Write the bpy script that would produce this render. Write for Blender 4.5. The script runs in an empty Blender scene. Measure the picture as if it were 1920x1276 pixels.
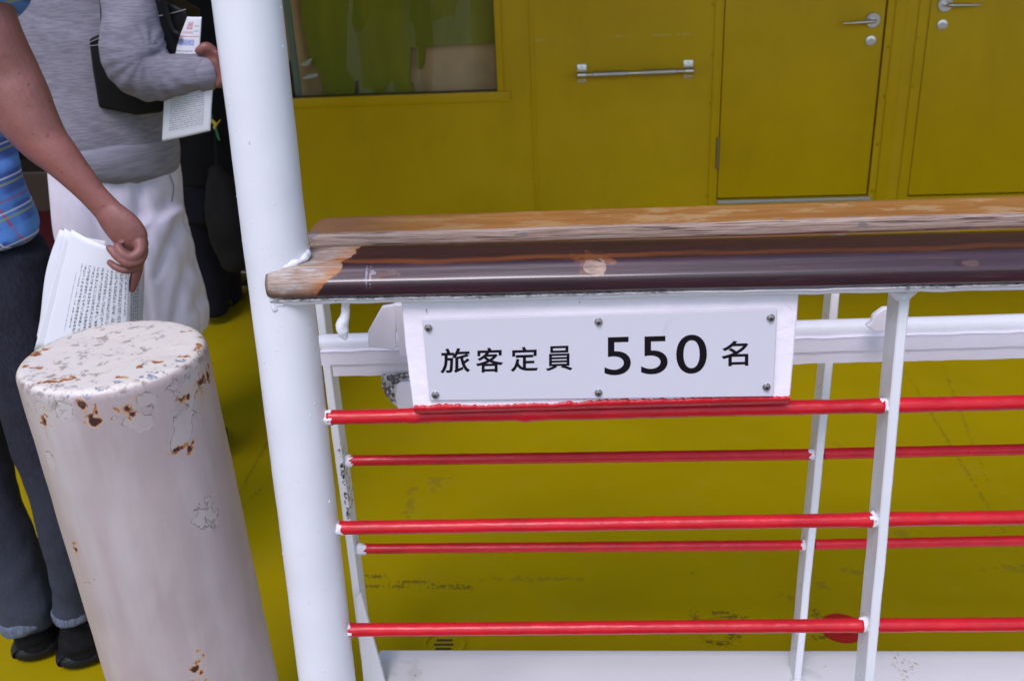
import bpy, bmesh, math, random
import numpy as np
from mathutils import Vector, Matrix, noise as mnoise
from math import radians, sin, cos, pi
random.seed(7)
S = bpy.context.scene
COL = S.collection
# ------------------------------------------------------------------ camera, world, sun, exposure
H = 1.4                       # camera height above the ship's deck
F = 1867.0                    # focal length in pixels of the 1920 px wide photograph (35 mm lens)
R_ = np.array([[0.99791183, -0.01775007, -0.06210406],
               [0.04972097, -0.40262935, 0.91401172],
               [-0.04122869, -0.91519098, -0.40090605]])
cd = bpy.data.cameras.new('camera'); cam = bpy.data.objects.new('camera', cd); COL.objects.link(cam)
cd.sensor_width = 36; cd.lens = F / 1920 * 36; cd.clip_start = 0.05; cd.clip_end = 3000
cd.dof.use_dof = True; cd.dof.focus_distance = 1.3; cd.dof.aperture_fstop = 9
m3 = Matrix(((R_[0][0], -R_[0][1], -R_[0][2]), (R_[1][0], -R_[1][1], -R_[1][2]), (R_[2][0], -R_[2][1], -R_[2][2])))
cam.matrix_world = Matrix.Translation((0, 0, H)) @ m3.to_4x4()
S.camera = cam
w = bpy.data.worlds.new('World'); S.world = w; w.use_nodes = True
nt = w.node_tree; bg = nt.nodes['Background']
sky = nt.nodes.new('ShaderNodeTexSky'); sky.sky_type = 'NISHITA'; sky.sun_disc = False
SUN_EL, SUN_AZ = radians(55), radians(194)
sky.sun_elevation = SUN_EL; sky.sun_rotation = SUN_AZ
sky.air_density = 1.0; sky.dust_density = 1.0; sky.ozone_density = 1.0
nt.links.new(sky.outputs[0], bg.inputs[0]); bg.inputs[1].default_value = 0.15
sl = bpy.data.lights.new('sun', 'SUN'); sl.energy = 1.5; sl.angle = radians(26); sl.color = (1, 0.91, 1.0)
sun = bpy.data.objects.new('sun', sl); COL.objects.link(sun)
sd = Vector((sin(SUN_AZ) * cos(SUN_EL), cos(SUN_AZ) * cos(SUN_EL), sin(SUN_EL)))
sun.rotation_euler = sd.to_track_quat('Z', 'Y').to_euler()
S.view_settings.view_transform = 'Standard'; S.view_settings.look = 'None'
S.view_settings.exposure = 0.5; S.view_settings.gamma = 1
S.cycles.use_denoising = True; S.cycles.max_bounces = 8

# ------------------------------------------------------------------ measuring: photograph pixel -> point on a real plane
def ray(px, py):
    return R_ @ np.array([(px - 960) / F, (py - 638) / F, 1.0])
def at(px, py, Y):
    d = ray(px, py); t = Y / d[1]; return Vector((d[0] * t, Y, H + d[2] * t))
def atZ(px, py, Z):
    d = ray(px, py); t = (Z - H) / d[2]; return Vector((d[0] * t, d[1] * t, Z))
def leanY(z): return 0.9857 + 0.107 * z           # the outer railing leans inboard
def atL(px, py, off=0.0):
    d = ray(px, py); t = (0.9857 + 0.107 * H + off) / (d[1] - 0.107 * d[2])
    return Vector((d[0] * t, d[1] * t, H + d[2] * t))
def dep(p):                                       # depth along the camera axis
    return (np.array(p) - np.array([0, 0, H])) @ R_[:, 2]

# ------------------------------------------------------------------ object helpers
def link(name, bm_or_me, m, parent=None, smooth=None):
    if isinstance(bm_or_me, bmesh.types.BMesh):
        me = bpy.data.meshes.new(name); bm_or_me.to_mesh(me); bm_or_me.free()
    else: me = bm_or_me
    o = bpy.data.objects.new(name, me); COL.objects.link(o)
    if m: me.materials.append(m)
    if smooth is not None: shade(me, smooth)
    if parent:
        o.parent = parent
        o.matrix_parent_inverse = Matrix.Translation(-parent.location)
    return o
def shade(me, ang=40):
    me.shade_smooth()
    if ang < 180: me.set_sharp_from_angle(angle=radians(ang))
def tag(o, label=None, cat=None, group=None, kind=None):
    if label: o['label'] = label
    if cat: o['category'] = cat
    if group: o['group'] = group
    if kind: o['kind'] = kind
    return o
def thing(name, label, cat, loc=(0, 0, 0), group=None):
    o = bpy.data.objects.new(name, None); COL.objects.link(o); o.location = loc
    o.empty_display_size = 0.1
    return tag(o, label, cat, group)
def bevel(bm, w, seg=2, ang=30):
    bm.normal_update()
    ed = [e for e in bm.edges if len(e.link_faces) == 2 and e.calc_face_angle(0) > radians(ang)]
    bmesh.ops.bevel(bm, geom=ed, offset=w, segments=seg, profile=0.6, affect='EDGES', clamp_overlap=True)
def box(x0, x1, y0, y1, z0, z1, bev=0, bm=None):
    b = bm or bmesh.new()
    t = bmesh.new()
    vs = [t.verts.new((x, y, z)) for x in (x0, x1) for y in (y0, y1) for z in (z0, z1)]
    for f in ((0, 1, 3, 2), (4, 6, 7, 5), (0, 4, 5, 1), (2, 3, 7, 6), (0, 2, 6, 4), (1, 5, 7, 3)): t.faces.new([vs[i] for i in f])
    bmesh.ops.recalc_face_normals(t, faces=t.faces)
    if bev: bevel(t, bev)
    me = bpy.data.meshes.new('t'); t.to_mesh(me); t.free(); b.from_mesh(me); bpy.data.meshes.remove(me)
    return b
def prism(pts, dvec, bev=0, seg=2, bm=None):
    """closed outline pts (Vectors) pushed along dvec"""
    t = bmesh.new(); n = len(pts); dvec = Vector(dvec)
    a = [t.verts.new(p) for p in pts]; c = [t.verts.new(Vector(p) + dvec) for p in pts]
    t.faces.new(a); t.faces.new(c[::-1])
    for i in range(n): t.faces.new((a[i], c[i], c[(i + 1) % n], a[(i + 1) % n]))
    bmesh.ops.recalc_face_normals(t, faces=t.faces)
    if bev: bevel(t, bev, seg)
    if bm is None: return t
    me = bpy.data.meshes.new('t'); t.to_mesh(me); t.free(); bm.from_mesh(me); bpy.data.meshes.remove(me)
    return bm
def spline(P, k):
    """Catmull-Rom through rows of numbers, k steps per span"""
    P = np.array(P, float)
    if len(P) < 3 or k == 1:
        out = []
        for i in range(len(P) - 1):
            for j in range(k): out.append(P[i] + (P[i + 1] - P[i]) * j / k)
        return np.array(out + [P[-1]])
    Q = np.vstack([2 * P[0] - P[1], P, 2 * P[-1] - P[-2]]); out = []
    for i in range(1, len(Q) - 2):
        for j in range(k):
            t = j / k; a, b, c, d = Q[i - 1], Q[i], Q[i + 1], Q[i + 2]
            out.append(0.5 * (2 * b + (c - a) * t + (2 * a - 5 * b + 4 * c - d) * t * t + (3 * b - a - 3 * c + d) * t ** 3))
    return np.array(out + [P[-1]])
def limb(rows, seg=20, k=6, ref=(0, 1, 0), cap=True, bm=None, wob=0, wsc=8, flat_cap=False, uv=False):
    """tapered tube: rows of (x,y,z,ra[,rb]); ra across (perpendicular to ref), rb along ref"""
    bm = bm or bmesh.new()
    rows = [tuple(r[0]) + tuple(r[1:]) if isinstance(r[0], (Vector, tuple)) else tuple(r) for r in rows]
    rows = [r if len(r) == 5 else r + (r[3],) for r in rows]
    S_ = spline(rows, k); n = len(S_); rings = []; ref = Vector(ref)
    def ring(c, tan, ra, rb):
        b = (ref - tan * ref.dot(tan))
        if b.length < 1e-4: b = tan.orthogonal()
        b.normalize(); a = tan.cross(b)
        out = []
        for j in range(seg):
            th = 2 * pi * j / seg
            p = c + a * (ra * cos(th)) + b * (rb * sin(th))
            if wob:
                nn = mnoise.noise(p * wsc) * wob + mnoise.noise(p * wsc * 2.7) * wob * 0.4
                p = p + (p - c).normalized() * nn
            out.append(bm.verts.new(p))
        return out
    tans = []
    for i in range(n):
        v = Vector(S_[min(i + 1, n - 1)][:3] - S_[max(i - 1, 0)][:3])
        tans.append(v.normalized() if v.length > 1e-9 else Vector((0, 0, 1)))
    def caps(i, sgn):
        c = Vector(S_[i][:3]); ra, rb = abs(S_[i][3]), abs(S_[i][4]); rr = min(ra, rb) * (0.25 if flat_cap else 1)
        L = []
        for a in (30, 60, 80): L.append((c + tans[i] * sgn * rr * sin(radians(a)), ra * cos(radians(a)), rb * cos(radians(a))))
        return L
    if cap:
        for c, ra, rb in caps(0, -1)[::-1]: rings.append(ring(c, tans[0], ra, rb))
    for i in range(n): rings.append(ring(Vector(S_[i][:3]), tans[i], abs(S_[i][3]), abs(S_[i][4])))
    if cap:
        for c, ra, rb in caps(n - 1, 1): rings.append(ring(c, tans[-1], ra, rb))
    for a, b in zip(rings, rings[1:]):
        for j in range(seg): bm.faces.new((a[j], a[(j + 1) % seg], b[(j + 1) % seg], b[j]))
    if cap:
        bm.faces.new(rings[0][::-1]); bm.faces.new(rings[-1])
    return bm
def remesh(bm, voxel, smooth=2, name='t', disp=None):
    """fuse overlapping shapes into one continuous skin"""
    me = bpy.data.meshes.new(name); bmesh.ops.recalc_face_normals(bm, faces=bm.faces); bm.to_mesh(me); bm.free()
    o = bpy.data.objects.new(name, me); COL.objects.link(o)
    r = o.modifiers.new('r', 'REMESH'); r.mode = 'VOXEL'; r.voxel_size = voxel
    if smooth:
        s = o.modifiers.new('s', 'SMOOTH'); s.iterations = smooth; s.factor = 0.5
    dg = bpy.context.evaluated_depsgraph_get(); dg.update()
    out = bpy.data.meshes.new_from_object(o.evaluated_get(dg))
    bpy.data.objects.remove(o); bpy.data.meshes.remove(me)
    if disp:
        nv = len(out.vertices); co = np.empty(nv * 3, np.float32); no = np.empty(nv * 3, np.float32)
        out.vertices.foreach_get('co', co); out.vertex_normals.foreach_get('vector', no)
        co = co.reshape(-1, 3); no = no.reshape(-1, 3)
        d = np.array([disp(Vector(p)) for p in co.tolist()], np.float32)
        co += no * d[:, None]; out.vertices.foreach_set('co', co.ravel()); out.update()
    out.shade_smooth()
    return out
def cyl(p, q, r, seg=24, bm=None, r2=None):
    p, q = Vector(p), Vector(q); bm = bm or bmesh.new()
    m = Matrix.Translation((p + q) / 2) @ (q - p).to_track_quat('Z', 'Y').to_matrix().to_4x4()
    bmesh.ops.create_cone(bm, cap_ends=True, segments=seg, radius1=r, radius2=r if r2 is None else r2, depth=(q - p).length, matrix=m)
    return bm

# ------------------------------------------------------------------ material helpers
class G:
    def __init__(s, name):
        s.m = bpy.data.materials.new(name); s.m.use_nodes = True; s.t = s.m.node_tree
        s.b = s.t.nodes['Principled BSDF']; s.tc = s.t.nodes.new('ShaderNodeTexCoord')
        s.co = s.tc.outputs['Object']; s.uv = s.tc.outputs['UV']
    def n(s, typ, **k):
        x = s.t.nodes.new(typ)
        for a, v in k.items(): setattr(x, a, v)
        return x
    def L(s, a, b):
        if isinstance(a, (int, float)): b.default_value = a
        elif isinstance(a, tuple): b.default_value = a if len(a) != 3 or len(b.default_value) == 3 else a + (1,)
        else: s.t.links.new(a, b)
    def map(s, sc=(1, 1, 1), loc=(0, 0, 0), rot=(0, 0, 0), v=None):
        x = s.n('ShaderNodeMapping'); s.L(v or s.co, x.inputs[0]); x.inputs['Scale'].default_value = sc
        x.inputs['Location'].default_value = loc; x.inputs['Rotation'].default_value = rot; return x.outputs[0]
    def noise(s, sc, det=4, v=None, rough=0.55, dist=0):
        x = s.n('ShaderNodeTexNoise'); s.L(v or s.co, x.inputs['Vector']); x.inputs['Scale'].default_value = sc
        x.inputs['Detail'].default_value = det; x.inputs['Roughness'].default_value = rough; x.inputs['Distortion'].default_value = dist
        return x.outputs['Fac']
    def vor(s, sc, v=None, feat='F1', out='Distance'):
        x = s.n('ShaderNodeTexVoronoi', feature=feat); s.L(v or s.co, x.inputs['Vector']); x.inputs['Scale'].default_value = sc
        return x.outputs[out]
    def rng(s, v, a, b, c=0.0, d=1.0, smooth=False):
        x = s.n('ShaderNodeMapRange'); x.interpolation_type = 'SMOOTHSTEP' if smooth else 'LINEAR'
        s.L(v, x.inputs[0])
        for i, q in enumerate((a, b, c, d)): x.inputs[i + 1].default_value = q
        return x.outputs[0]
    def mth(s, op, a, b=0.0, c=0.0):
        x = s.n('ShaderNodeMath', operation=op); s.L(a, x.inputs[0]); s.L(b, x.inputs[1]); s.L(c, x.inputs[2]); return x.outputs[0]
    def mul(s, a, b): return s.mth('MULTIPLY', a, b)
    def add(s, a, b): return s.mth('ADD', a, b)
    def mx(s, a, b): return s.mth('MAXIMUM', a, b)
    def mix(s, f, a, b):
        x = s.n('ShaderNodeMix', data_type='RGBA'); s.L(f, x.inputs[0]); s.L(a, x.inputs[6]); s.L(b, x.inputs[7]); return x.outputs[2]
    def sep(s, v=None):
        x = s.n('ShaderNodeSeparateXYZ'); s.L(v or s.co, x.inputs[0]); return x.outputs
    def bump(s, h, st=0.3, d=0.001, prev=None):
        x = s.n('ShaderNodeBump'); x.inputs['Strength'].default_value = st; x.inputs['Distance'].default_value = d
        s.L(h, x.inputs['Height'])
        if prev: s.L(prev, x.inputs['Normal'])
        return x.outputs[0]
    def spots(s, L, warp=0.25, wsc=60, v=None):
        """ragged patches: L of (centre, (sx,sy,sz))"""
        nz = s.n('ShaderNodeTexNoise'); s.L(v or s.co, nz.inputs['Vector']); nz.inputs['Scale'].default_value = wsc; nz.inputs['Detail'].default_value = 5
        out = None
        wv = s.rng(nz.outputs['Fac'], 0.3, 0.7, 1 - warp * 2, 1 + warp * 2)
        for ent in L:
            c, sz = ent[0], ent[1]; a = s.n('ShaderNodeVectorMath', operation='SUBTRACT'); s.L(v or s.co, a.inputs[0]); a.inputs[1].default_value = c
            if len(ent) > 2:
                rt = s.n('ShaderNodeVectorRotate'); rt.rotation_type = 'Z_AXIS'; s.L(a.outputs[0], rt.inputs[0]); rt.inputs['Angle'].default_value = -ent[2]; a = rt
            d = s.n('ShaderNodeVectorMath', operation='DIVIDE'); s.L(a.outputs[0], d.inputs[0]); d.inputs[1].default_value = sz
            l = s.n('ShaderNodeVectorMath', operation='LENGTH'); s.L(d.outputs[0], l.inputs[0])
            o = s.mth('SUBTRACT', wv, l.outputs['Value'])
            out = o if out is None else s.mx(out, o)
        return out
    def fin(s, col=None, rough=None, nrm=None, metal=None, coat=None, crough=None, spec=None, **k):
        I = s.b.inputs
        if col is not None: s.L(col, I['Base Color'])
        if rough is not None: s.L(rough, I['Roughness'])
        if nrm is not None: s.L(nrm, I['Normal'])
        if metal is not None: s.L(metal, I['Metallic'])
        if coat is not None: s.L(coat, I['Coat Weight'])
        if crough is not None: s.L(crough, I['Coat Roughness'])
        if spec is not None: s.L(spec, I['Specular IOR Level'])
        return s.m

def white_paint(name, col=(0.80, 0.80, 0.81), dirt=0.15, lump=1.0, rough=0.33):
    g = G(name)
    v = g.noise(9, 5); c = g.mix(g.rng(v, 0.35, 0.7), col, tuple(x * 0.93 for x in col))
    specks = g.rng(g.noise(170, 3), 0.72, 0.78); zone = g.rng(g.noise(14, 3), 0.52, 0.66)
    c = g.mix(g.mul(g.mul(specks, zone), dirt * 3), c, (0.25, 0.15, 0.08))
    b1 = g.bump(g.noise(55, 3, g.map((1, 1, 0.35))), 0.35 * lump, 0.0012)
    pimple = g.rng(g.vor(75), 0.16, 0.0); pz = g.rng(g.noise(23, 2), 0.55, 0.62)
    b2 = g.bump(g.mul(pimple, pz), 0.5 * lump, 0.0009, b1)
    b3 = g.bump(g.noise(12, 4, g.map((1, 1, 0.5))), 0.25 * lump, 0.004, b2)
    return g.fin(c, g.rng(g.noise(40), 0.3, 0.7, rough - 0.08, rough + 0.12), b3)
WHITE = white_paint('white_gloss_paint', (.74, .73, .745))
WHITE2 = white_paint('white_thick_paint', (0.87, 0.81, 0.85), 0.25, 1.8, 0.4)
def red_paint():
    g = G('red_gloss_paint')
    c = g.mix(g.rng(g.noise(20, 4), 0.35, 0.7), (0.58, 0.007, 0.016), (0.44, 0.005, 0.012))
    b = g.bump(g.noise(60, 4, g.map((0.25, 1, 1))), 0.5, 0.0015)
    b = g.bump(g.noise(260, 3, g.map((0.4, 1, 1))), 0.35, 0.0005, b)
    return g.fin(c, g.rng(g.noise(35), 0.3, 0.7, 0.26, 0.42), b, spec=0.4)
RED = red_paint()
def yellow(name, deck=False, spots=None):
    g = G(name)
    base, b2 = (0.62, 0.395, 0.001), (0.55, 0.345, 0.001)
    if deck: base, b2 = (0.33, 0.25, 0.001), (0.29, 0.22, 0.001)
    c = g.mix(g.rng(g.noise(2.2, 5), 0.35, 0.68), base, b2)
    if not deck:
        c = g.mix(g.mul(g.rng(g.noise(5, 6, g.map((1, 1, .35)), .7), .5, .7), .22), c, (.36, .23, .004))
        fl = g.mul(g.rng(g.noise(150, 3), .68, .76), g.rng(g.noise(6, 4), .48, .6)); c = g.mix(g.mul(fl, .5), c, (.09, .06, .01))
        for L, col, amt, warp, wsc in (spots or ()): c = g.mix(g.mul(g.rng(g.spots(L, warp, wsc), 0.0, 0.35), amt), c, col)
    if deck:
        c = g.mix(g.mul(g.rng(g.noise(9, 6, rough=0.7), 0.52, 0.72), 0.35), c, (0.30, 0.25, 0.015))
        fl = g.mul(g.rng(g.noise(120, 3), 0.66, 0.74), g.rng(g.noise(7, 4), 0.5, 0.66))
        c = g.mix(g.mul(fl, 0.7), c, (0.06, 0.05, 0.02))
        big = g.mul(g.rng(g.noise(26, 6, rough=0.75), 0.64, 0.70), g.rng(g.noise(3.1, 3), 0.54, 0.62))
        c = g.mix(g.mul(big, 0.75), c, (0.10, 0.085, 0.03))
        if spots:
            for L, col, amt, warp, wsc in spots:
                c = g.mix(g.mul(g.rng(g.spots(L, warp, wsc), 0.0, 0.35), amt), c, col)
    b = g.bump(g.noise(3.0, 4), 0.4 if not deck else .25, 0.025 if not deck else 0.006)
    b = g.bump(g.noise(190 if not deck else 90, 3), 0.12 if not deck else 0.3, 0.0006, b)
    return g.fin(c, g.rng(g.noise(6), 0.3, 0.7, 0.34, 0.46), b, spec=0.2)
def plain(name, col, rough=0.5, metal=0, bscale=0, bst=0.2, bd=0.001, var=0.1, vs=8, spec=None):
    g = G(name); c = g.mix(g.rng(g.noise(vs, 4), 0.35, 0.65), col, tuple(x * (1 - var) for x in col))
    nrm = g.bump(g.noise(bscale, 3), bst, bd) if bscale else None
    return g.fin(c, rough, nrm, metal, spec=spec)
STEEL = plain('stainless_steel', (0.62, 0.6, 0.58), 0.25, 1, 300, 0.1, 0.0004)
BRUSHED = plain('brushed_grip_metal', (0.55, 0.53, 0.5), 0.45, 1, 900, 0.3, 0.0004)
DARKGAP = plain('dark_gap', (0.01, 0.009, 0.005), 0.8)
BLACK = plain('black_ink', (0.006, 0.003, 0.005), 0.7, var=0, spec=.15)

# ================================================================== SETTING
def quad_strip(name, x0, x1, y0, y1, z, m, th=0.05, kind='structure'):
    return tag(link(name, box(x0, x1, y0, y1, z - th, z), m), kind=kind)
# deck with its scuffs
def dz(px, py): return tuple(atZ(px, py, 0))
scuffL = [(dz(772, 918), (.012, .03, .05)), (dz(768, 950), (.012, .035, .05)), (dz(820, 905), (.02, .03, .05)), (dz(775, 990), (.02, .02, .05)),
          (dz(1690, 1000), (.03, .015, .05)), (dz(1870, 975), (.03, .02, .05)), (dz(545, 1000), (.05, .01, .05)), (dz(1540, 1096), (.012, .012, .05)),
          (dz(1905, 1065), (.05, .012, .05)), (dz(1600, 1070), (.02, .01, .05)), (dz(1480, 1120), (.016, .012, .05)), (dz(1570, 832), (.014, .012, .05)),
          (dz(1000, 1085), (.10, .008, .05))]
crackL = [(dz(775, 1090), (.030, .006, .05)), (dz(745, 1099), (.016, .008, .05)), (dz(840, 1098), (.035, .006, .05)), (dz(705, 1080), (.02, .006, .05)),
          (dz(870, 1102), (.02, .004, .05)), (dz(700, 1098), (.03, .004, .05)),
          (dz(1350, 1148), (.02, .006, .05)), (dz(1372, 1155), (.022, .006, .05)), (dz(1305, 1160), (.008, .02, .05)), (dz(1375, 1190), (.012, .01, .05)),
          (dz(1345, 1205), (.02, .006, .05)), (dz(1530, 1150), (.008, .012, .05)), (dz(1540, 1195), (.016, .005, .05))]
scrL = []   # long scratches: one running away across the gangway, and two on the right
for pa_, pb_ in (((430, 960), (522, 790)), ((1770, 690), (1835, 860)), ((1700, 700), (1890, 1010)), ((462, 945), (500, 905))):
    a, b = Vector(dz(*pa_)), Vector(dz(*pb_)); scrL.append((tuple((a + b) / 2), ((b - a).length / 2, .0045, .05), math.atan2(b.y - a.y, b.x - a.x)))
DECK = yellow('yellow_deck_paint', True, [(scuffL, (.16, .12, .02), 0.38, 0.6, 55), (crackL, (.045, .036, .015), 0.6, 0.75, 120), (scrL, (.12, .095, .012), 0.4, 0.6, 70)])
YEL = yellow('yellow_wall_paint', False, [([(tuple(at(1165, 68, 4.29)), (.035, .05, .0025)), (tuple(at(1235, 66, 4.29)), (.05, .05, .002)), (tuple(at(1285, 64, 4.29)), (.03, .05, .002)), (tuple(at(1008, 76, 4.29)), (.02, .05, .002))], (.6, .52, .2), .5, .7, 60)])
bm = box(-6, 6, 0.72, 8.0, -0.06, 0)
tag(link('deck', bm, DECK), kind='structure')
HULLW = plain('hull_white', (0.6, 0.62, 0.64), 0.4, 0, 20, 0.1, 0.004)
tag(link('hull_side', box(-6, 6, 0.70, 0.72, -2.2, 0.0), HULLW), kind='structure')
# quay the photographer stands on, the water
CONC = plain('quay_concrete', (0.13, 0.125, 0.12), 0.85, 0, 60, 0.5, 0.004, 0.3, 5)
tag(link('quay', box(-60, 60, -80, 0.25, -3, -0.15), CONC), kind='structure')
WATER = plain('harbour_water', (0.02, 0.04, 0.045), 0.08, 0, 3, 0.4, 0.05)
bm = bmesh.new(); bmesh.ops.create_grid(bm, x_segments=2, y_segments=2, size=1500, matrix=Matrix.Translation((0, 0, -1.9)))
tag(link('water', bm, WATER), kind='structure')
# deck over the heads of the passengers
CEIL = plain('ceiling_cream', (0.50, 0.47, 0.36), 0.5, 0, 10, 0.2, 0.01)
tag(link('ceiling', box(-6, 6, 2.15, 9.0, 2.02, 2.10), CEIL), kind='structure')
bm = bmesh.new()
for y in (2.4, 3.2, 4.0): box(-5.9, 5.9, y, y + 0.06, 1.94, 2.02, bm=bm)
link('ceiling_beam', bm, CEIL, None); tag(bpy.data.objects['ceiling_beam'], kind='structure')

# ================================================================== CABIN WALL with window and doors
YW = 4.29
cab = thing('ship_cabin', 'yellow painted steel cabin side with window and two doors behind the railings', 'cabin', (1.0, YW, 0))
wx0 = at(552, 188, YW).x - 0.16; wx1 = at(933, 172, YW).x; wz0 = at(933, 172, YW).z + 0.002
d1 = (at(1343, 373, YW).x, at(1628, 366, YW).x, at(1480, 371, YW).z, 1.66)
d2 = (at(1700, 373, YW).x, at(1700, 373, YW).x + 0.66, 0.165, 1.66)
wl = at(552, 188, YW).x - 0.22; wr = 4.2; zt = 2.02
bm = bmesh.new()
fr = 0.055
def wall(x0, x1, z0, z1): box(x0, x1, YW, YW + 0.05, z0, z1, bm=bm)
wall(wl, wx0, 0, zt); wall(wx0, wx1, 0, wz0); wall(wx0, wx1, 1.55, zt); wall(wx1, d1[0], 0, zt)
wall(d1[0], d1[1], 0, d1[2]); wall(d1[0], d1[1], d1[3], zt); wall(d1[1], d2[0], 0, zt)
wall(d2[0], d2[1], 0, d2[2]); wall(d2[0], d2[1], d2[3], zt); wall(d2[1], wr, 0, zt)
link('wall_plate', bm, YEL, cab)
# raised strips (battens) with screw heads
def batten(px0, px1, screws=()):
    """px0, px1: pixel x of both edges at image row 300"""
    x0 = at(px0, 300, YW).x; x1 = at(px1, 300, YW).x
    b = box(x0, x1, YW - 0.006, YW - 0.0005, 0.02, 1.95, 0.002)
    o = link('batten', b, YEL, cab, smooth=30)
    for (px, py) in screws:
        p = at(px, py, YW - 0.006)
        link('rivet', limb([(p.x, p.y + 0.001, p.z, .007), (p.x, p.y - 0.003, p.z, .0055)], 12, 1, (0, 0, 1), flat_cap=True), YEL, o, smooth=60)
batten(1001, 1007); batten(1336 - 6, 1341, [(1339, 8), (1338, 103), (1335, 195), (1327, 366), (1331, 285)])
batten(1648, 1668, [(1668, 88), (1660, 181), (1648, 271), (1638, 358)])
batten(1690, 1704, [(1722, 73), (1712, 163), (1700, 251), (1688, 336)])
# window
fo = link('window_frame', None or (lambda: (
    box(wx0 - .03, wx1 + fr, YW - .012, YW - .0005, wz0 - 0.042, wz0, .003)))(), YEL, cab, smooth=30)
bm = box(wx1, wx1 + .028, YW - .012, YW - .0005, wz0 + .0005, 1.56, .003)
link('window_post', bm, YEL, fo, smooth=30)
GLASS = bpy.data.materials.new('window_glass'); GLASS.use_nodes = True
gt = GLASS.node_tree; gb = gt.nodes['Principled BSDF']
gl = gt.nodes.new('ShaderNodeBsdfGlossy'); gl.inputs['Roughness'].default_value = 0.01
tr = gt.nodes.new('ShaderNodeBsdfTransparent'); tr.inputs[0].default_value = (0.92, 0.93, 0.90, 1)
mxs = gt.nodes.new('ShaderNodeMixShader'); mxs.inputs[0].default_value = 0.04
gt.links.new(tr.outputs[0], mxs.inputs[1]); gt.links.new(gl.outputs[0], mxs.inputs[2])
gt.links.new(mxs.outputs[0], gt.nodes['Material Output'].inputs[0])
link('pane', box(wx0, wx1, YW + .018, YW + .022, wz0 + .0005, 1.55), GLASS, fo)
DRK = plain('window_seal', (0.012, 0.012, 0.012), 0.5)
bm = box(wx1 - .004, wx1 - .0005, YW + .002, YW + .017, wz0 + .001, 1.55); box(wx0, wx1 - .0045, YW + .002, YW + .017, wz0 + .0008, wz0 + .005, bm=bm)
link('seal', bm, DRK, fo)
# doors
def lever(name, ctr, dirx, parent):
    p = Vector(ctr)
    b = cyl(p, p + Vector((0, -.008, 0)), .030, 36); bevel(b, .0015, 1)
    ro = link(name, b, STEEL, parent, smooth=35)
    b = limb([(p.x, p.y - .006, p.z, .008), (p.x, p.y - .03, p.z, .008), (p.x + dirx * .004, p.y - .04, p.z, .008), (p.x + dirx * .03, p.y - .043, p.z - .001, .0085),
              (p.x + dirx * .125, p.y - .043, p.z - .004, .005)], 14, 6, (0, 0, 1))
    link('lever', b, STEEL, ro, smooth=60)
def knob_lock(ctr, parent):
    p = Vector(ctr); b = cyl(p, p + Vector((0, -.007, 0)), .021, 28); bevel(b, .002, 2)
    cyl(p + Vector((0, -.005, 0)), p + Vector((0, -.0095, 0)), .011, 20, b)
    link('lock', b, STEEL, parent, smooth=35)
def door(d, hx, leverp, lockp, label, dirx):
    x0, x1, z0, z1 = d
    b = box(x0 + .0045, x1 - .0075, YW + .004, YW + .04, z0 + .0065, z1 - .004, .002)
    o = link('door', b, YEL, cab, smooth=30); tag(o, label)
    link('gap', box(x0 + .0005, x1 - .0005, YW + .041, YW + .046, z0 + .0005, z1), DARKGAP, o)
    lever('handle', at(*leverp, YW + .004), dirx, o); knob_lock(at(*lockp, YW + .004), o)
    return o
do1 = door(d1, None, (1636, 38), (1632, 77), 'narrow door with its lever pointing left', -1)
do2 = door(d2, None, (1772, 8), (1766, 47), 'right hand door with its lever pointing right', 1)
hp = at(1340, 258, YW); hq = at(1340, 316, YW); x_ = d1[0] - .004
b = cyl((x_, YW - .006, hp.z), (x_, YW - .006, (hp.z + hq.z) / 2 + .001), .006, 16); cyl((x_, YW - .006, (hp.z + hq.z) / 2 - .001), (x_, YW - .006, hq.z), .006, 16, b)
link('hinge', b, plain('dull_hinge_metal', (.3, .27, .2), .45, 1), do1, smooth=35)
link('threshold_strip', box(d1[0] + .004, d1[1] + .008, YW - .014, YW - .0005, d1[2] - .016, d1[2] - .002, .002), plain('worn_aluminium', (.55, .56, .6), .4, .8, 90, .2), do1)
# grab bar
ga, gb_ = at(1091, 141, YW - .04), at(1292, 133, YW - .04)
o = link('grab_bar', limb([(ga, .0095), (gb_, .0095)], 16, 1), STEEL, cab, smooth=50); tag(o, 'chromed grab bar screwed to the wall')
for s0, s1 in ((.10, .42), (.56, .88)):
    link('grip', limb([(ga.lerp(gb_, s0), .0135), (ga.lerp(gb_, s1), .0135)], 20, 1, flat_cap=True), BRUSHED, o, smooth=40)
for p in (ga, gb_):
    q = Vector((p.x, YW, p.z)); b = box(p.x - .020, p.x + .020, YW - .006, YW - .0003, p.z - .038, p.z + .038, .010)
    limb([(q + Vector((0, 0, 0)), .013), (q + Vector((0, -.03, 0)), .012), (p, .013)], 16, 2, (0, 0, 1), bm=b)
    limb([(p + Vector((-.018, 0, 0)), .0155), (p + Vector((.018, 0, 0)), .0155)], 16, 1, (0, 1, 0), bm=b, flat_cap=True)
    link('mount', b, STEEL, o, smooth=40)
    for dz_ in (-.029, .029):
        link('screw', limb([(q + Vector((0, -.005, dz_)), .004), (q + Vector((0, -.009, dz_)), .003)], 10, 1, (0, 0, 1)), STEEL, o, smooth=60)

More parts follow.
